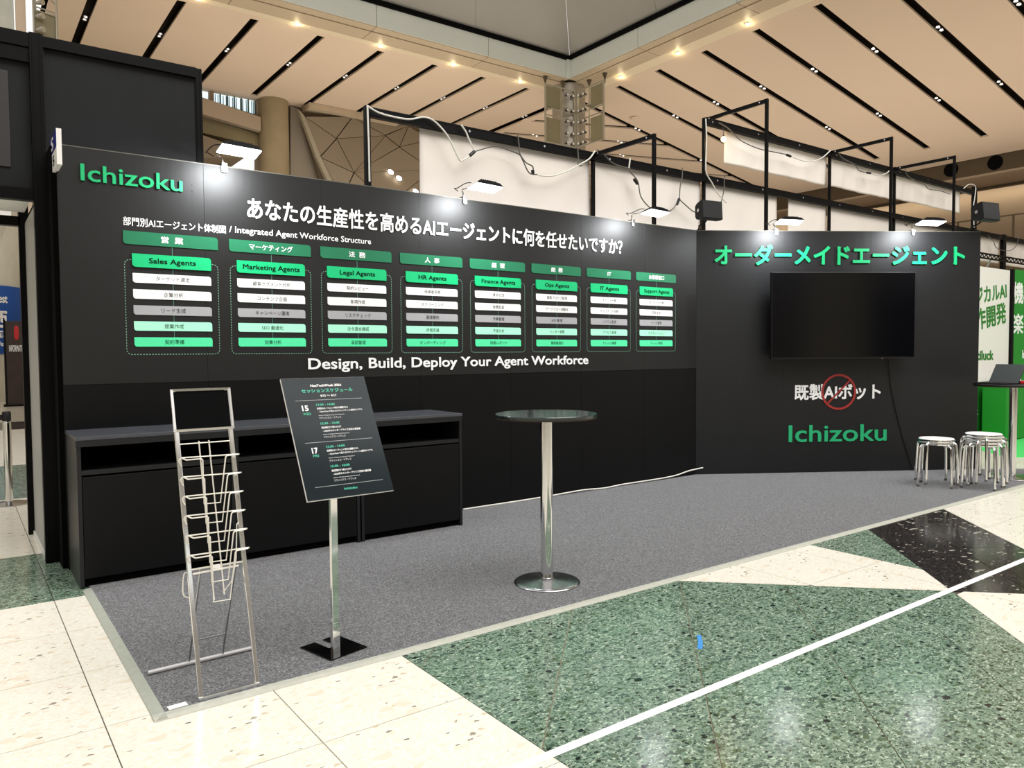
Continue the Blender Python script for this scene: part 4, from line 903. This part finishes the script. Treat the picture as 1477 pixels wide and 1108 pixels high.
text('k', 12.44, 12.55, LETW, gb, base=.38, cap=.11, bold=.03, thick=.004, mw=MG)
tr = thing('lighting_truss', 'thin black lattice truss below the white strip at the right edge', 'truss', (0, 0, 0))
bm = B(); tube(bm, [(14.5, 5.9, 2.98), (19, 5.9, 2.98)], .016, 6); tube(bm, [(14.5, 5.9, 3.06), (19, 5.9, 3.06)], .016, 6)
x = 14.5
while x < 19: tube(bm, [(x, 5.9, 2.98), (x+.08, 5.9, 3.06)], .010, 4, cap=False); tube(bm, [(x+.08, 5.9, 3.06), (x+.16, 5.9, 2.98)], .010, 4, cap=False); x += .16
obj('lattice', bm, BLACKM, tr)
bm = B(); tube(bm, [(14.9, 5.9, 2.95), (12.9, 5.3, 2.35)], .018, 6); obj('brace', bm, simple('sage_brace', srgb(120, 132, 118), .5), tr)
bm = B(); prism(bm, [(10.75, 4.0, .0), (11.6, 3.40, .0), (17, 3.40, .0), (17, 5.1, .0), (12.0, 5.1, .0), (11.3, 4.6, .0)], (0, 0, .008)); tag(obj('lime_floor_mat', bm, LIME), 'bright green floor mat of the neighbouring booth', 'mat')
t = thing('low_counter', 'low green counter in front of the white banner', 'counter', (0, 0, 0))
bm = B(); box(bm, 12.5, 13.55, 4.70, 5.02, .02, .83); obj('counter_body', bm, GRW, t)
bm = B(); box(bm, 12.48, 13.57, 4.68, 5.03, .83, .855); obj('counter_top', bm, WHITE, t)
for i, (x, w_, h_) in enumerate(((12.70, .10, .22), (12.98, .09, .17), (13.28, .10, .26))):
    bm = B(); prism(bm, [(-w_, 0, 0), (w_, 0, 0), (w_, .05, h_), (-w_, .05, h_)], (0, .004, 0))
    o = tag(obj('leaflet', bm, WHITE), ['white leaflet propped at the left on the green counter', 'smaller white leaflet propped in the middle of the green counter', 'white leaflet propped at the right on the green counter'][i], 'leaflet', 'leaflets on the green counter'); o.location = (x, 4.82, .8555)

# ------------------------------------------------------------------ hall: coffer, ceilings, column
ZC = 11.0
co = struct('trim_1')
def seg(bmf, a, b, step):
    out = []; x = a
    while x < b-1e-6: out.append((x, min(b, x+step))); x += step
    return out
# fascia towards +Y (runs along X) and +X side (runs along Y)
edX = [-9.56, -5.59, -1.62, 2.35, 6.32, 10.29, 14.27, 17.55]
for a, b in zip(edX, edX[1:]):
    bm = B(); box(bm, a+.01, b-.01, 20.60, 20.68, ZC+.0, ZC+.60); obj('fascia_panel', bm, FASC, co)
    bm = B(); box(bm, a+.01, b-.01 if b < 17 else 17.7, 20.64, 20.95, ZC-.03, ZC+.02); obj('soffit_panel', bm, SOFF, co)
    bm = B(); box(bm, a+.01, b-.01 if b < 17 else 18.05, 20.98, 21.62, ZC-.05, ZC+.0); obj('soffit_panel', bm, SOFF, co)
edY = [-5.3, -1.6, 2.2, 5.95, 9.7, 13.5, 17.27, 20.5]
for a, b in zip(edY, edY[1:]):
    bm = B(); box(bm, 17.7, 17.78, a+.01, b-.01, ZC+.0, ZC+.60); obj('fascia_panel', bm, FASC, co)
    bm = B(); box(bm, 17.74, 18.05, a+.01, b-.01 if b < 20 else 20.6, ZC-.03, ZC+.02); obj('soffit_panel', bm, SOFF, co)
    bm = B(); box(bm, 18.08, 18.72, a+.01, b-.01 if b < 20 else 20.95, ZC-.05, ZC+.0); obj('soffit_panel', bm, SOFF, co)
bm = B(); box(bm, 17.55, 17.78, 20.5, 20.68, ZC, ZC+.6); obj('corner_fascia', bm, FASC, co)
bm = B(); box(bm, 18.05, 18.72, 20.95, 21.62, ZC-.05, ZC); obj('corner_soffit', bm, SOFF, co)
bm = B(); box(bm, -9.5, 17.8, 20.72, 20.95, ZC+.02, ZC+.2); box(bm, 17.82, 18.1, -5.3, 20.9, ZC+.02, ZC+.2); obj('backing', bm, DKBR, co)
bm = B(); box(bm, -9.5, 17.72, 20.52, 20.9, ZC+.60, ZC+.74); box(bm, 17.62, 18.0, -5.3, 20.9, ZC+.60, ZC+.74); obj('shadow_gap', bm, VOID, co)
# grey membrane roof rising from the coffer
rf = struct('trim_2')
zb = ZC+.74
apex = (6.0, 8.5, 21.0)
c3 = (17.75, 20.62, zb); c2 = (-6.0, 20.62, zb); c4 = (17.75, -4.0, zb); c1 = (-6, -4, zb)
for tri in ((c2, c3, apex), (c3, c4, apex)):
    bm = B(); p0, p1, p2 = [Vector(q) for q in tri]; n = (p1-p0).cross(p2-p0).normalized()
    if n.z < 0: n = -n
    N = 6
    for i in range(N):       # sloping strips, thin dark joints
        a0, a1 = p0.lerp(p1, i/N), p0.lerp(p1, (i+1)/N)
        bm2 = B(); g = .0015
        prism(bm2, [a0.lerp(a1, g), a1.lerp(a0, g), p2], n*.05); obj('roof_panel', bm2, ROOFG, rf)
    bm.free()
# left ceiling: strips between slots that run towards the back wall
cl = struct('ceiling')
slotsX = [3.3, 5.28, 7.25, 9.25, 11.25, 13.25, 15.2, 17.15, 19.08]
SW = .12
for a, b in zip(slotsX, slotsX[1:]):
    bm = B(); box(bm, a+SW, b-SW, 22.25, 28.75, ZC, ZC+.06); obj('ceiling_panel', bm, TAN, cl)
bm = B(); box(bm, 2.35, 3.3-SW, 22.25, 28.75, ZC, ZC+.06); obj('ceiling_panel', bm, TAN, cl)
bm = B(); box(bm, 2.35, 19.2, 28.75, 30.2, ZC, ZC+.06); box(bm, 2.35, 19.2, 22.0, 22.25, ZC, ZC+.06); obj('ceiling_border', bm, TAN, cl)
bm = B(); prism(bm, [(2.35, 21.62, ZC-.05), (2.35, 22.0, ZC), (2.35, 22.0, ZC+.06), (2.35, 21.62, ZC+.02)], (16.85, 0, 0)); obj('cove_strip', bm, TANL, cl)
bm = B(); box(bm, 2.35, 19.2, 21.6, 30.5, ZC+.5, ZC+.6); obj('void_above', bm, VOID, cl)
bm = B()
for x in slotsX: box(bm, x-SW-.02, x-SW, 22.25, 28.75, ZC+.06, ZC+.25); box(bm, x+SW, x+SW+.02, 22.25, 28.75, ZC+.06, ZC+.25); box(bm, x-SW, x+SW, 22.25, 28.75, ZC+.24, ZC+.27)
obj('slot_liner', bm, simple('slot_black', srgb(24, 18, 12), .8, spec=.1) if 'slot_black' not in bpy.data.materials else bpy.data.materials['slot_black'], cl)
# right ceiling slopes down away from the coffer
SL = .175; X0R = 19.15
zr = lambda x: ZC-SL*(x-18.5)
slotsY = [-3.6, -1.6, .4, 2.4, 4.4, 6.35, 8.35, 10.27, 12.12, 14.10, 16.03, 17.99, 19.9, 21.9]
for a, b in zip(slotsY, slotsY[1:]):
    bm = B(); prism(bm, [(19.37, a+SW+.01, zr(19.37)), (19.37, b-SW-.01, zr(19.37)), (30.0, b-SW-.01, zr(30.0)), (30.0, a+SW+.01, zr(30.0))], (0, 0, .06)); obj('ceiling_panel', bm, TAN, cl)
# corner zone: the same slope, with slots laid diagonally
dia = [40.2, 44.15, 46.3, 48.4, 50.5, 52.6, 54.7, 60.0]
DIAG_L = [(20.35, 25.95), (22.9, 23.4), (24.0, 24.4), (21.6, 26.8)]
bm = B(); prism(bm, [(19.3, 22.03, zr(19.3)+.2), (30, 22.03, zr(30)+.2), (30, 30, zr(30)+.2), (19.3, 30, zr(19.3)+.2)], (0, 0, .02)); obj('slot_backing', bm, VOID, cl)
for a, b in zip(dia, dia[1:]):
    p = [(19.37, 22.03), (30.0, 22.03), (30.0, 30.0), (19.37, 30.0)]
    p = clip(p, -1, -1, -(a+.16)); p = clip(p, 1, 1, b-.16)
    if len(p) >= 3:
        bm = B(); prism(bm, [(x, y, zr(x)) for x, y in p], (0, 0, .06)); obj('ceiling_panel', bm, TAN, cl)
bm = B(); prism(bm, [(30.0, -6, zr(30)), (30.0, 30, zr(30)), (31.75, 30, zr(31.75)), (31.75, -6, zr(31.75))], (0, 0, .06))
prism(bm, [(19.12, -6, zr(19.12)), (19.12, 30, zr(19.12)), (19.37, 30, zr(19.37)), (19.37, -6, zr(19.37))], (0, 0, .06)); obj('ceiling_border', bm, TAN, cl)
bm = B(); prism(bm, [(18.72, -6, ZC-.05), (19.12, -6, zr(19.12)), (19.12, -6, zr(19.12)+.06), (18.72, -6, ZC+.02)], (0, 27.8, 0)); obj('cove_strip', bm, TANL, cl)
bm = B(); prism(bm, [(19.0, -6, ZC+.45), (19.0, 30, ZC+.45), (32, 30, zr(32)+.5), (32, -6, zr(32)+.5)], (0, 0, .05)); obj('void_above', bm, VOID, cl)
bm = B()
for y in slotsY:
    for s in (-1, 1): prism(bm, [(19.37, y+s*(SW+.01), zr(19.37)+.06), (30, y+s*(SW+.01), zr(30)+.06), (30, y+s*(SW+.01), zr(30)+.25), (19.37, y+s*(SW+.01), zr(19.37)+.25)], (0, s*.02, 0))
    prism(bm, [(19.37, y-SW, zr(19.37)+.24), (30, y-SW, zr(30)+.24), (30, y+SW, zr(30)+.24), (19.37, y+SW, zr(19.37)+.24)], (0, 0, .02))
obj('slot_liner', bm, simple('slot_black', srgb(24, 18, 12), .8, spec=.1) if 'slot_black' not in bpy.data.materials else bpy.data.materials['slot_black'], cl)
# paired downlights in the slots
def downlight(loc, tilt_y=0):
    t = thing('ceiling_downlight', 'small twin downlight set in a dark ceiling slot', 'light', loc, 0, 'twin downlights in the ceiling slots'); t.rotation_euler = (0, tilt_y, 0)
    return t
first = None
def add_down(loc, ax, tl):
    global first
    key = ax
    if key not in protos:
        t = downlight(loc, tl)
        for s in (-1, 1):
            off = (0, .10*s, 0) if ax == 'Y' else (.10*s, 0, 0)
            bm = B(); lathe(bm, [(.062, .012), (.062, .0), (.052, .0), (.045, .03)], 16); r_ = obj('trim_ring', bm, STEEL, t, mw=Matrix.Translation(off))
            bm = B(); lathe(bm, [(0, .028), (.045, .026), (.046, .03), (0, .034)], 16); obj('lamp_lens', bm, E_CEIL, r_)
        protos[key] = t; bpy.context.view_layer.update(); return t
    src = protos[key]; c = src.copy(); COL.objects.link(c); c.location = loc
    for ch in src.children:
        e = ch.copy(); COL.objects.link(e); e.parent = c
        for g in ch.children:
            e2 = g.copy(); COL.objects.link(e2); e2.parent = e
    return c
protos = {}
ORD = ['first', 'second', 'third', 'fourth', 'fifth', 'sixth', 'seventh', 'eighth', 'ninth', 'tenth', 'eleventh', 'twelfth']
for i, x in enumerate(reversed(slotsX)):
    add_down((x, 25.0, ZC+.0), 'Y', 0)['label'] = 'twin downlight in the left ceiling, %s slot counting left from the hall column' % ORD[i]
for i, (x, y) in enumerate(DIAG_L): add_down((x, y, zr(x)), 'X', math.atan(SL))['label'] = 'twin downlight in a diagonal slot behind the hall column, ' + ['left of the column', 'right of the column, upper', 'right of the column, lower', 'hidden low behind the column'][i]
for i, y in enumerate(reversed(slotsY[6:])):
    for x in (22.42, 26.4): add_down((x, y, zr(x)+.0), 'X', math.atan(SL))['label'] = 'twin downlight in the right ceiling, %s slot right of the hall column, %s' % (ORD[i], 'upper row' if x < 24 else 'lower row')
# cove uplights along the coffer edge
def cove(loc, lab, ax):
    t = thing('cove_downlight', lab, 'light', loc, 0, 'warm lamps along the coffer edge')
    bm = B(); lathe(bm, [(.06, .0), (.06, .02), (.085, .02), (.085, .0)], 18); obj('trim_ring', bm, STEEL, t)
    bm = B(); lathe(bm, [(0, .010), (.06, .010), (.06, .016), (0, .016)], 18); obj('lamp_lens', bm, E_COVE, t)
    d = bpy.data.lights.new('cove_light', 'POINT'); d.energy = 4; d.color = (1, .83, .5); d.shadow_soft_size = .05
    l = bpy.data.objects.new('cove_light', d); COL.objects.link(l); l.parent = t; l.location = (0, 0, -.10)
for x, nm in ((16.46, 'nearest to the hall column'), (13.68, 'second from the hall column'), (11.01, 'third from the hall column'), (8.34, 'fourth from the hall column'), (5.6, 'farthest from the hall column')): cove((x, 21.82, ZC-.035), 'warm cove lamp on the left side of the coffer, '+nm, 'X')
for y, nm in ((19.29, 'nearest to the hall column'), (16.7, 'second from the hall column'), (14.05, 'farthest from the hall column')): cove((18.92, y, ZC-.10), 'warm cove lamp on the right side of the coffer, '+nm, 'Y')

# round column under the coffer corner with light ladders
bm = B(); lathe(bm, [(.60, 0), (.60, ZC-.05)], 48); o = obj('hall_column', bm, simple('satin_column', srgb(150, 142, 128), .35, .3), smooth=True); o.location = (18.24, 21.25, 0)
tag(o, 'round satin metal column under the corner of the coffer', 'column')
def lad(dirv, nrm, label):
    base = Vector((18.05, 20.62, 0)); dirv = Vector(dirv); nrm = Vector(nrm)
    t = thing('light_ladder', label, 'truss', (0, 0, 0), group='light ladders beside the hall column')
    Wd = 1.35; z0, z1 = 8.62, 10.62
    P_ = lambda a, z, n=0: base+dirv*(a+.06)+nrm*n+Vector((0, 0, z))
    bm = B(); 
    for a in (0, Wd): bar(bm, P_(a, z0), P_(a, z1), .05, .05)
    obj('upright', bm, STONE, t)
    bm = B(); bar(bm, P_(.62, z0), P_(.62, z1), .03, .03)
    obj('mid_upright', bm, STONE, t)
    for (za, zb_) in ((z1-.02, z1-.02), (z1-.82, z1-.82), (z0+.02, z0+.02), (z1-1.05, z1-1.05)):
        bm = B(); bar(bm, P_(0, za), P_(Wd, zb_), .035, .035); obj('rung', bm, STONE, t)
    for (za, zb_) in ((z1-.06, z1-.76), (z1-1.12, z0+.06)):
        bm = B(); prism(bm, [P_(.66, zb_, .02), P_(Wd-.03, zb_, .02), P_(Wd-.03, za, .02), P_(.66, za, .02)], nrm*.02); obj('olive_panel', bm, TRPAN, t)
    bm = B(); bar(bm, P_(0, z1-.75, -.03), P_(.62, z1-.62, -.03), .03, .03); obj('brace', bm, STONE, t)
    for a in (.35, 1.15):
        bm = B(); bar(bm, P_(a, z1, .25), P_(a, ZC-.05, .25), .03, .03); lathe(bm, [(.02, ZC-.25), (.09, ZC-.05), (0, ZC-.05)], 12, (P_(a, 0, .25).x, P_(a, 0, .25).y)); obj('hanger', bm, DKBR, t)
    for r_ in range(5):
        for q in range(2):
            z = z1-.22-.40*r_-(.12 if r_ else 0)
            if z < z0+.1: z = z0+.12
            p = P_(.15+.25*q, z, .06)
            bm = B(); tube(bm, [p, p-nrm*.14], .07, 10, radii=[.035, .062]); h_ = obj('spot_head', bm, TRDK, t)
            bm = B(); tube(bm, [p-nrm*.142, p-nrm*.150], .045, 10); obj('spot_glass', bm, simple('spot_glass', srgb(220, 216, 205), .2) if 'spot_glass' not in bpy.data.materials else bpy.data.materials['spot_glass'], h_)
lad((-1, 0, 0), (0, 1, 0), 'ladder of small spotlights on the left side of the hall column')
lad((0, -1, 0), (1, 0, 0), 'ladder of small spotlights on the right side of the hall column')

# lighting truss in front of the pale column at the top left
t = thing('lighting_tower', 'slim metal lighting truss beside the pale column at the top left', 'truss', (0, 0, 0))
bm = B()
for x in (1.80, 2.28): tube(bm, [(x, 22, 0), (x, 22, 13)], .028, 8)
tube(bm, [(1.86, 22.2, 0), (1.86, 22.2, 13)], .02, 8); obj('upright', bm, STONE, t)
for z in (9.10, 9.80, 9.88, 10.6):
    bm = B(); tube(bm, [(1.80, 22, z), (2.28, 22, z-.06)], .018, 6); obj('rung', bm, STONE, t)
bm = B(); tube(bm, [(1.95, 22, 10.3), (2.28, 22, 10.02)], .018, 6); obj('brace', bm, STONE, t)
for z in (9.95, 9.62, 9.3):
    bm = B(); tube(bm, [(1.86, 21.95, z), (1.98, 21.8, z)], .06, 10, radii=[.04, .07]); obj('spot_head', bm, STONE, t)
bm = B(); prism(bm, [(1.46, 22.4, 0), (1.67, 22.4, 0), (1.67, 22.4, 14), (1.46, 22.4, 14)], (0, .2, 0)); tag(obj('tan_pilaster', bm, TAN), 'narrow tan pilaster between the pale column and the truss', 'pilaster')
bm = B(); box(bm, 1.82, 2.26, 22.03, 22.06, 8.3, 9.78); obj('olive_panel', bm, TRPAN, t)

# ------------------------------------------------------------------ back wall zone, left of the sheets
bm = B(); box(bm, -12, 36, 30.2, 30.5, 0, 12)
wback = struct('wall_far', bm, BROWNW)
def pane(name, poly, th, mat, lab, cat, grp=None):
    bm = B(); prism(bm, poly, (0, th, 0)); o = obj(name, bm, mat); tag(o, lab, cat, grp); return o
win = struct('window_1')
bm = B(); prism(bm, WIN1, (0, .05, 0)); obj('pane', bm, E_WIN, win)
xs = [WIN2[0][0]+(WIN2[1][0]-WIN2[0][0])*k/6 for k in range(7)]
for k in range(6):
    f = lambda x, i, j: WIN2[i][2]+(WIN2[j][2]-WIN2[i][2])*(x-WIN2[i][0])/(WIN2[j][0]-WIN2[i][0])
    a, b = xs[k]+.012, xs[k+1]-.012; y = WIN2[0][1]
    bm = B(); prism(bm, [(a, y, f(a, 0, 1)-.05), (b, y, f(b, 0, 1)-.05), (b, y, f(b, 3, 2)), (a, y, f(a, 3, 2))], (0, .05, 0)); obj('pane', bm, E_WIN, win)
bm = B()
for x in xs: box(bm, x-.02, x+.02, 29.2, 29.4, 10.3, 10.98)
rb = random.Random(3)
x = xs[0]
while x < xs[-1]: x += rb.uniform(.05, .14); box(bm, x, x+.018, 29.24, 29.29, 10.4, 10.96)
obj('mullion', bm, simple('teal_mullion', srgb(96, 122, 118), .5), win)
bm = B(); box(bm, 7.78, 7.93, 29.1, 29.3, 10.2, 10.98); box(bm, 9.47, 9.62, 29.0, 29.3, 9.9, 10.98); obj('window_post', bm, BROWNW, win)
pane('balcony_band', [(min(x, 9.50), y, z) for x, y, z in BAND1], .28, BAND, 'taupe sloping band directly under the high window', 'wall', 'sloping concrete bands')
pane('sloping_beam', [(x, y+.35, z) for x, y, z in BAND2], .4, simple('olive_concrete', srgb(140, 126, 92), .7, var=.08, nscale=.8), 'olive concrete beam below the taupe band', 'beam', 'sloping concrete bands')
pane('rounded_balcony', [(x, y-.05, z) for x, y, z in BAND3], 1.9, simple('dim_taupe', srgb(110, 96, 76), .7, var=.05), 'dark rounded balcony behind the first arm light', 'balcony')
pane('under_beam', [(x, y+.6, z) for x, y, z in BAND4], .3, DKBR, 'dark beam edge between the sloping beam and the balcony', 'beam')
pane('bright_opening', [(x, y+1.0, z) for x, y, z in WHITE_P], .08, E_OPEN, 'bright daylight opening left of the round concrete column', 'window')
bm = B(); lathe(bm, [(.54, 6), (.54, ZC)], 40); o = obj('round_pillar', bm, simple('olive_pillar', srgb(146, 130, 100), .8, var=.14, nscale=.9), smooth=True); o.location = (10.06, 28.9, 0); tag(o, 'round concrete pillar meeting the ceiling left of the facets', 'column')
pane('slanted_pier', PILASTER, .4, simple('grey_taupe', srgb(132, 122, 106), .7), 'slanting grey pier right of the concrete pillar', 'wall')
fc = thing('faceted_wall', 'brown grey wall of triangular facets behind the black beam', 'wall', (0, 0, 0))
TR = [(0, 1, 3), (0, 3, 5), (1, 4, 3), (1, 2, 4), (3, 4, 6), (3, 6, 5), (5, 6, 10), (6, 11, 10), (4, 7, 6), (2, 8, 7), (2, 7, 4), (7, 8, 9), (6, 7, 9), (6, 9, 11), (9, 12, 11)]
ND = [Vector((x, y, min(z, 10.90))) for x, y, z in FACE_NODES]
rr = random.Random(5); ND = [v+Vector((0, rr.uniform(-.12, .12), 0)) for v in ND]
for tri in TR:
    P3 = [ND[i] for i in tri]; c_ = sum(P3, Vector())/3
    pp = [p+(c_-p).normalized()*.03 for p in P3]
    bm = B(); prism(bm, pp, (0, .06, 0)); obj('facet', bm, BRNP, fc)
bm = B(); prism(bm, [(x, y+.02, min(z, 10.9)) for x, y, z in FACE_EDGE], (0, .2, 0)); obj('edge_fin', bm, simple('fin_taupe', srgb(150, 140, 120), .6), fc)
bm = B(); prism(bm, [(11.0, 28.62, 10.5), (17, 28.62, 10.9), (17, 28.62, 7), (12.1, 28.62, 7)], (0, .1, 0)); obj('backing', bm, DKBR, fc)
bm = B(); box(bm, 11.2, 15.0, 28.2, 28.9, 10.78, 10.99); obj('top_box', bm, SOFF, fc)
bm = B(); prism(bm, [(14.9, 28.2, 7.5), (17, 28.2, 8.6), (17, 28.2, 8.3), (15.2, 28.2, 7.4)], (0, .2, 0)); obj('dark_ledge', bm, DKBR, fc)
for i, (x, y, z) in enumerate(SPOTS):
    t = thing('recessed_spotlight', ['upper oval recessed spotlight in the faceted wall', 'lower oval recessed spotlight in the faceted wall', 'small recessed spotlight at the edge of the leftmost sheet'][i], 'light', (x, y+.12, z), 0, 'recessed spotlights in the faceted wall')
    bm = B(); lathe(bm, [(0, 0), (.11, 0), (.12, .03), (0, .03)], 20); m_ = Matrix.Rotation(math.radians(68), 4, 'X') @ Matrix.Diagonal((1.1, 1, 1, 1)); obj('lens', bm, E_CEIL, t, mw=m_)
    bm = B(); lathe(bm, [(.11, .005), (.135, .0), (.135, .03), (.12, .03)], 20); obj('ring', bm, DKBR, t, mw=m_)

# ------------------------------------------------------------------ far right bulkhead and balcony
bk_ = struct('wall_right')
bm = B(); box(bm, 31.8, 32.4, -8, 30, 8.06, 8.80); obj('bulkhead', bm, DKBR, bk_)
bm = B(); box(bm, 31.8, 34.6, -8, 30, 7.98, 8.06); obj('soffit', bm, BROWNW, bk_)
bm = B(); box(bm, 34.0, 34.2, -8, 30, 7.88, 7.98); obj('shadow_line', bm, DKBR, bk_)
bm = B(); box(bm, 34.8, 35.0, -8, 30, 0, 8.3); obj('rear_wall', bm, BROWNW, bk_)
bm = B(); box(bm, 34.25, 34.32, -8, 30, 7.92, 7.955); obj('strip_lamp', bm, E_STRIP, bk_)
d = bpy.data.lights.new('cove_strip', 'AREA'); d.shape = 'RECTANGLE'; d.size = .1; d.size_y = 30; d.energy = 160; d.color = (1, .86, .66)
l = bpy.data.objects.new('cove_strip', d); COL.objects.link(l); l.location = (34.35, 11, 7.9); l.rotation_euler = (0, math.radians(-35), 0)
for y, z in ((14.05, 8.44), (12.48, 8.40), (10.9, 8.4)):
    bm = B(); tube(bm, [(31.78, y, z), (31.86, y, z)], .27, 28); obj('round_opening', bm, VOID, bk_)
rl = thing('balcony_rail', 'thin glass and metal balcony rail at the upper right', 'railing', (0, 0, 0))
bm = B(); tube(bm, [(30.5, 4, 6.15), (30.5, 16, 6.15)], .03, 6); obj('handrail', bm, DKBR, rl)
for y in (6.0, 7.8, 9.6, 11.35, 13.2, 15.0):
    bm = B(); box(bm, 30.47, 30.53, y-.03, y+.03, 4.9, 6.15); obj('baluster', bm, DKBR, rl)
bm = B(); box(bm, 30.3, 34.9, -8, 30, 4.6, 4.95); tag(obj('balcony_slab', bm, BROWNW), 'brown upper floor slab behind the white sheets at the right', 'slab')
t = tag(obj('smoke_detector', (lambda b_: (lathe(b_, [(0, 0), (.16, 0), (.20, .06), (.2, .08), (0, .08)], 20), b_)[1])(B()), TAN), 'round detector on the tan ceiling right of the hall column', 'detector'); t.location = (21.6, 21.2, zr(21.6)-.07)

# ------------------------------------------------------------------ unseen hall walls; columns, glowing panes and panels added for reflections
hb = struct('wall_front')
bm = B(); box(bm, -16, 36, -14.4, -14, 0, 9.5); obj('brown_wall', bm, simple('dim_brown_wall', srgb(130, 120, 106), .7), hb)
for x in (-9, -1, 7, 15, 23):
    bm = B(); box(bm, x, x+2.6, -13.98, -13.9, 0, 3.2); obj('doorway', bm, VOID, hb)
    bm = B(); box(bm, x+3.6, x+6.4, -13.98, -13.9, 5.2, 6.6); obj('added_glow_pane', bm, E_OPEN, hb)  # made-up glowing panes, added to brighten what the chrome reflects
hl = struct('wall_west')
bm = B(); box(bm, -14.4, -14, -14, 30, 0, 9.5); obj('brown_wall', bm, bpy.data.materials['dim_brown_wall'], hl)
for y in (-10, -2, 6, 14):
    bm = B(); box(bm, -13.98, -13.9, y, y+3, 0, 3.4); obj('doorway', bm, VOID, hl)
for x, y, lab in ((-6.5, -8.0, 'unseen round concrete column added for reflections behind the visitor, left'), (6.5, -11.0, 'unseen round concrete column added for reflections behind the visitor, middle'), (24.0, -8.0, 'unseen round concrete column added for reflections behind the visitor, right')):  # unseen columns put in to break up reflections in the chrome
    bm = B(); lathe(bm, [(.9, 0), (.9, 11)], 32); o = tag(obj('concrete_column', bm, CONC, smooth=True), lab, 'column'); o.location = (x, y, 0)

for i, (x, y, rz, lab) in enumerate(((-7.5, -5.5, 0, 'leftmost'), (-3.6, -5.5, 0, 'second from the left'), (.2, -5.5, 0, 'third from the left'), (13.5, -6.5, 0, 'second from the right'), (17.5, -6.5, 0, 'rightmost'), (-7.0, 2.0, PI/2, 'to the left of the visitor'), (-7.0, 6.5, PI/2, 'farther along the left side'))):
    t = thing('reflection_panel', 'unseen white panel with black posts added for reflections behind the visitor, '+lab, 'partition', (x, y, 0), rz, 'white panels added for reflections behind the visitor')  # unseen white panels added to give bright stripes in the chrome
    bm = B(); box(bm, -.98, .98, -.02, .02, .03, 2.66); obj('panel', bm, SHEET, t)
    for s_ in (-1, 1):
        bm = B(); box(bm, s_*1.0-.03, s_*1.0+.03, -.03, .03, 0, 2.7); obj('post', bm, BLACKM, t)
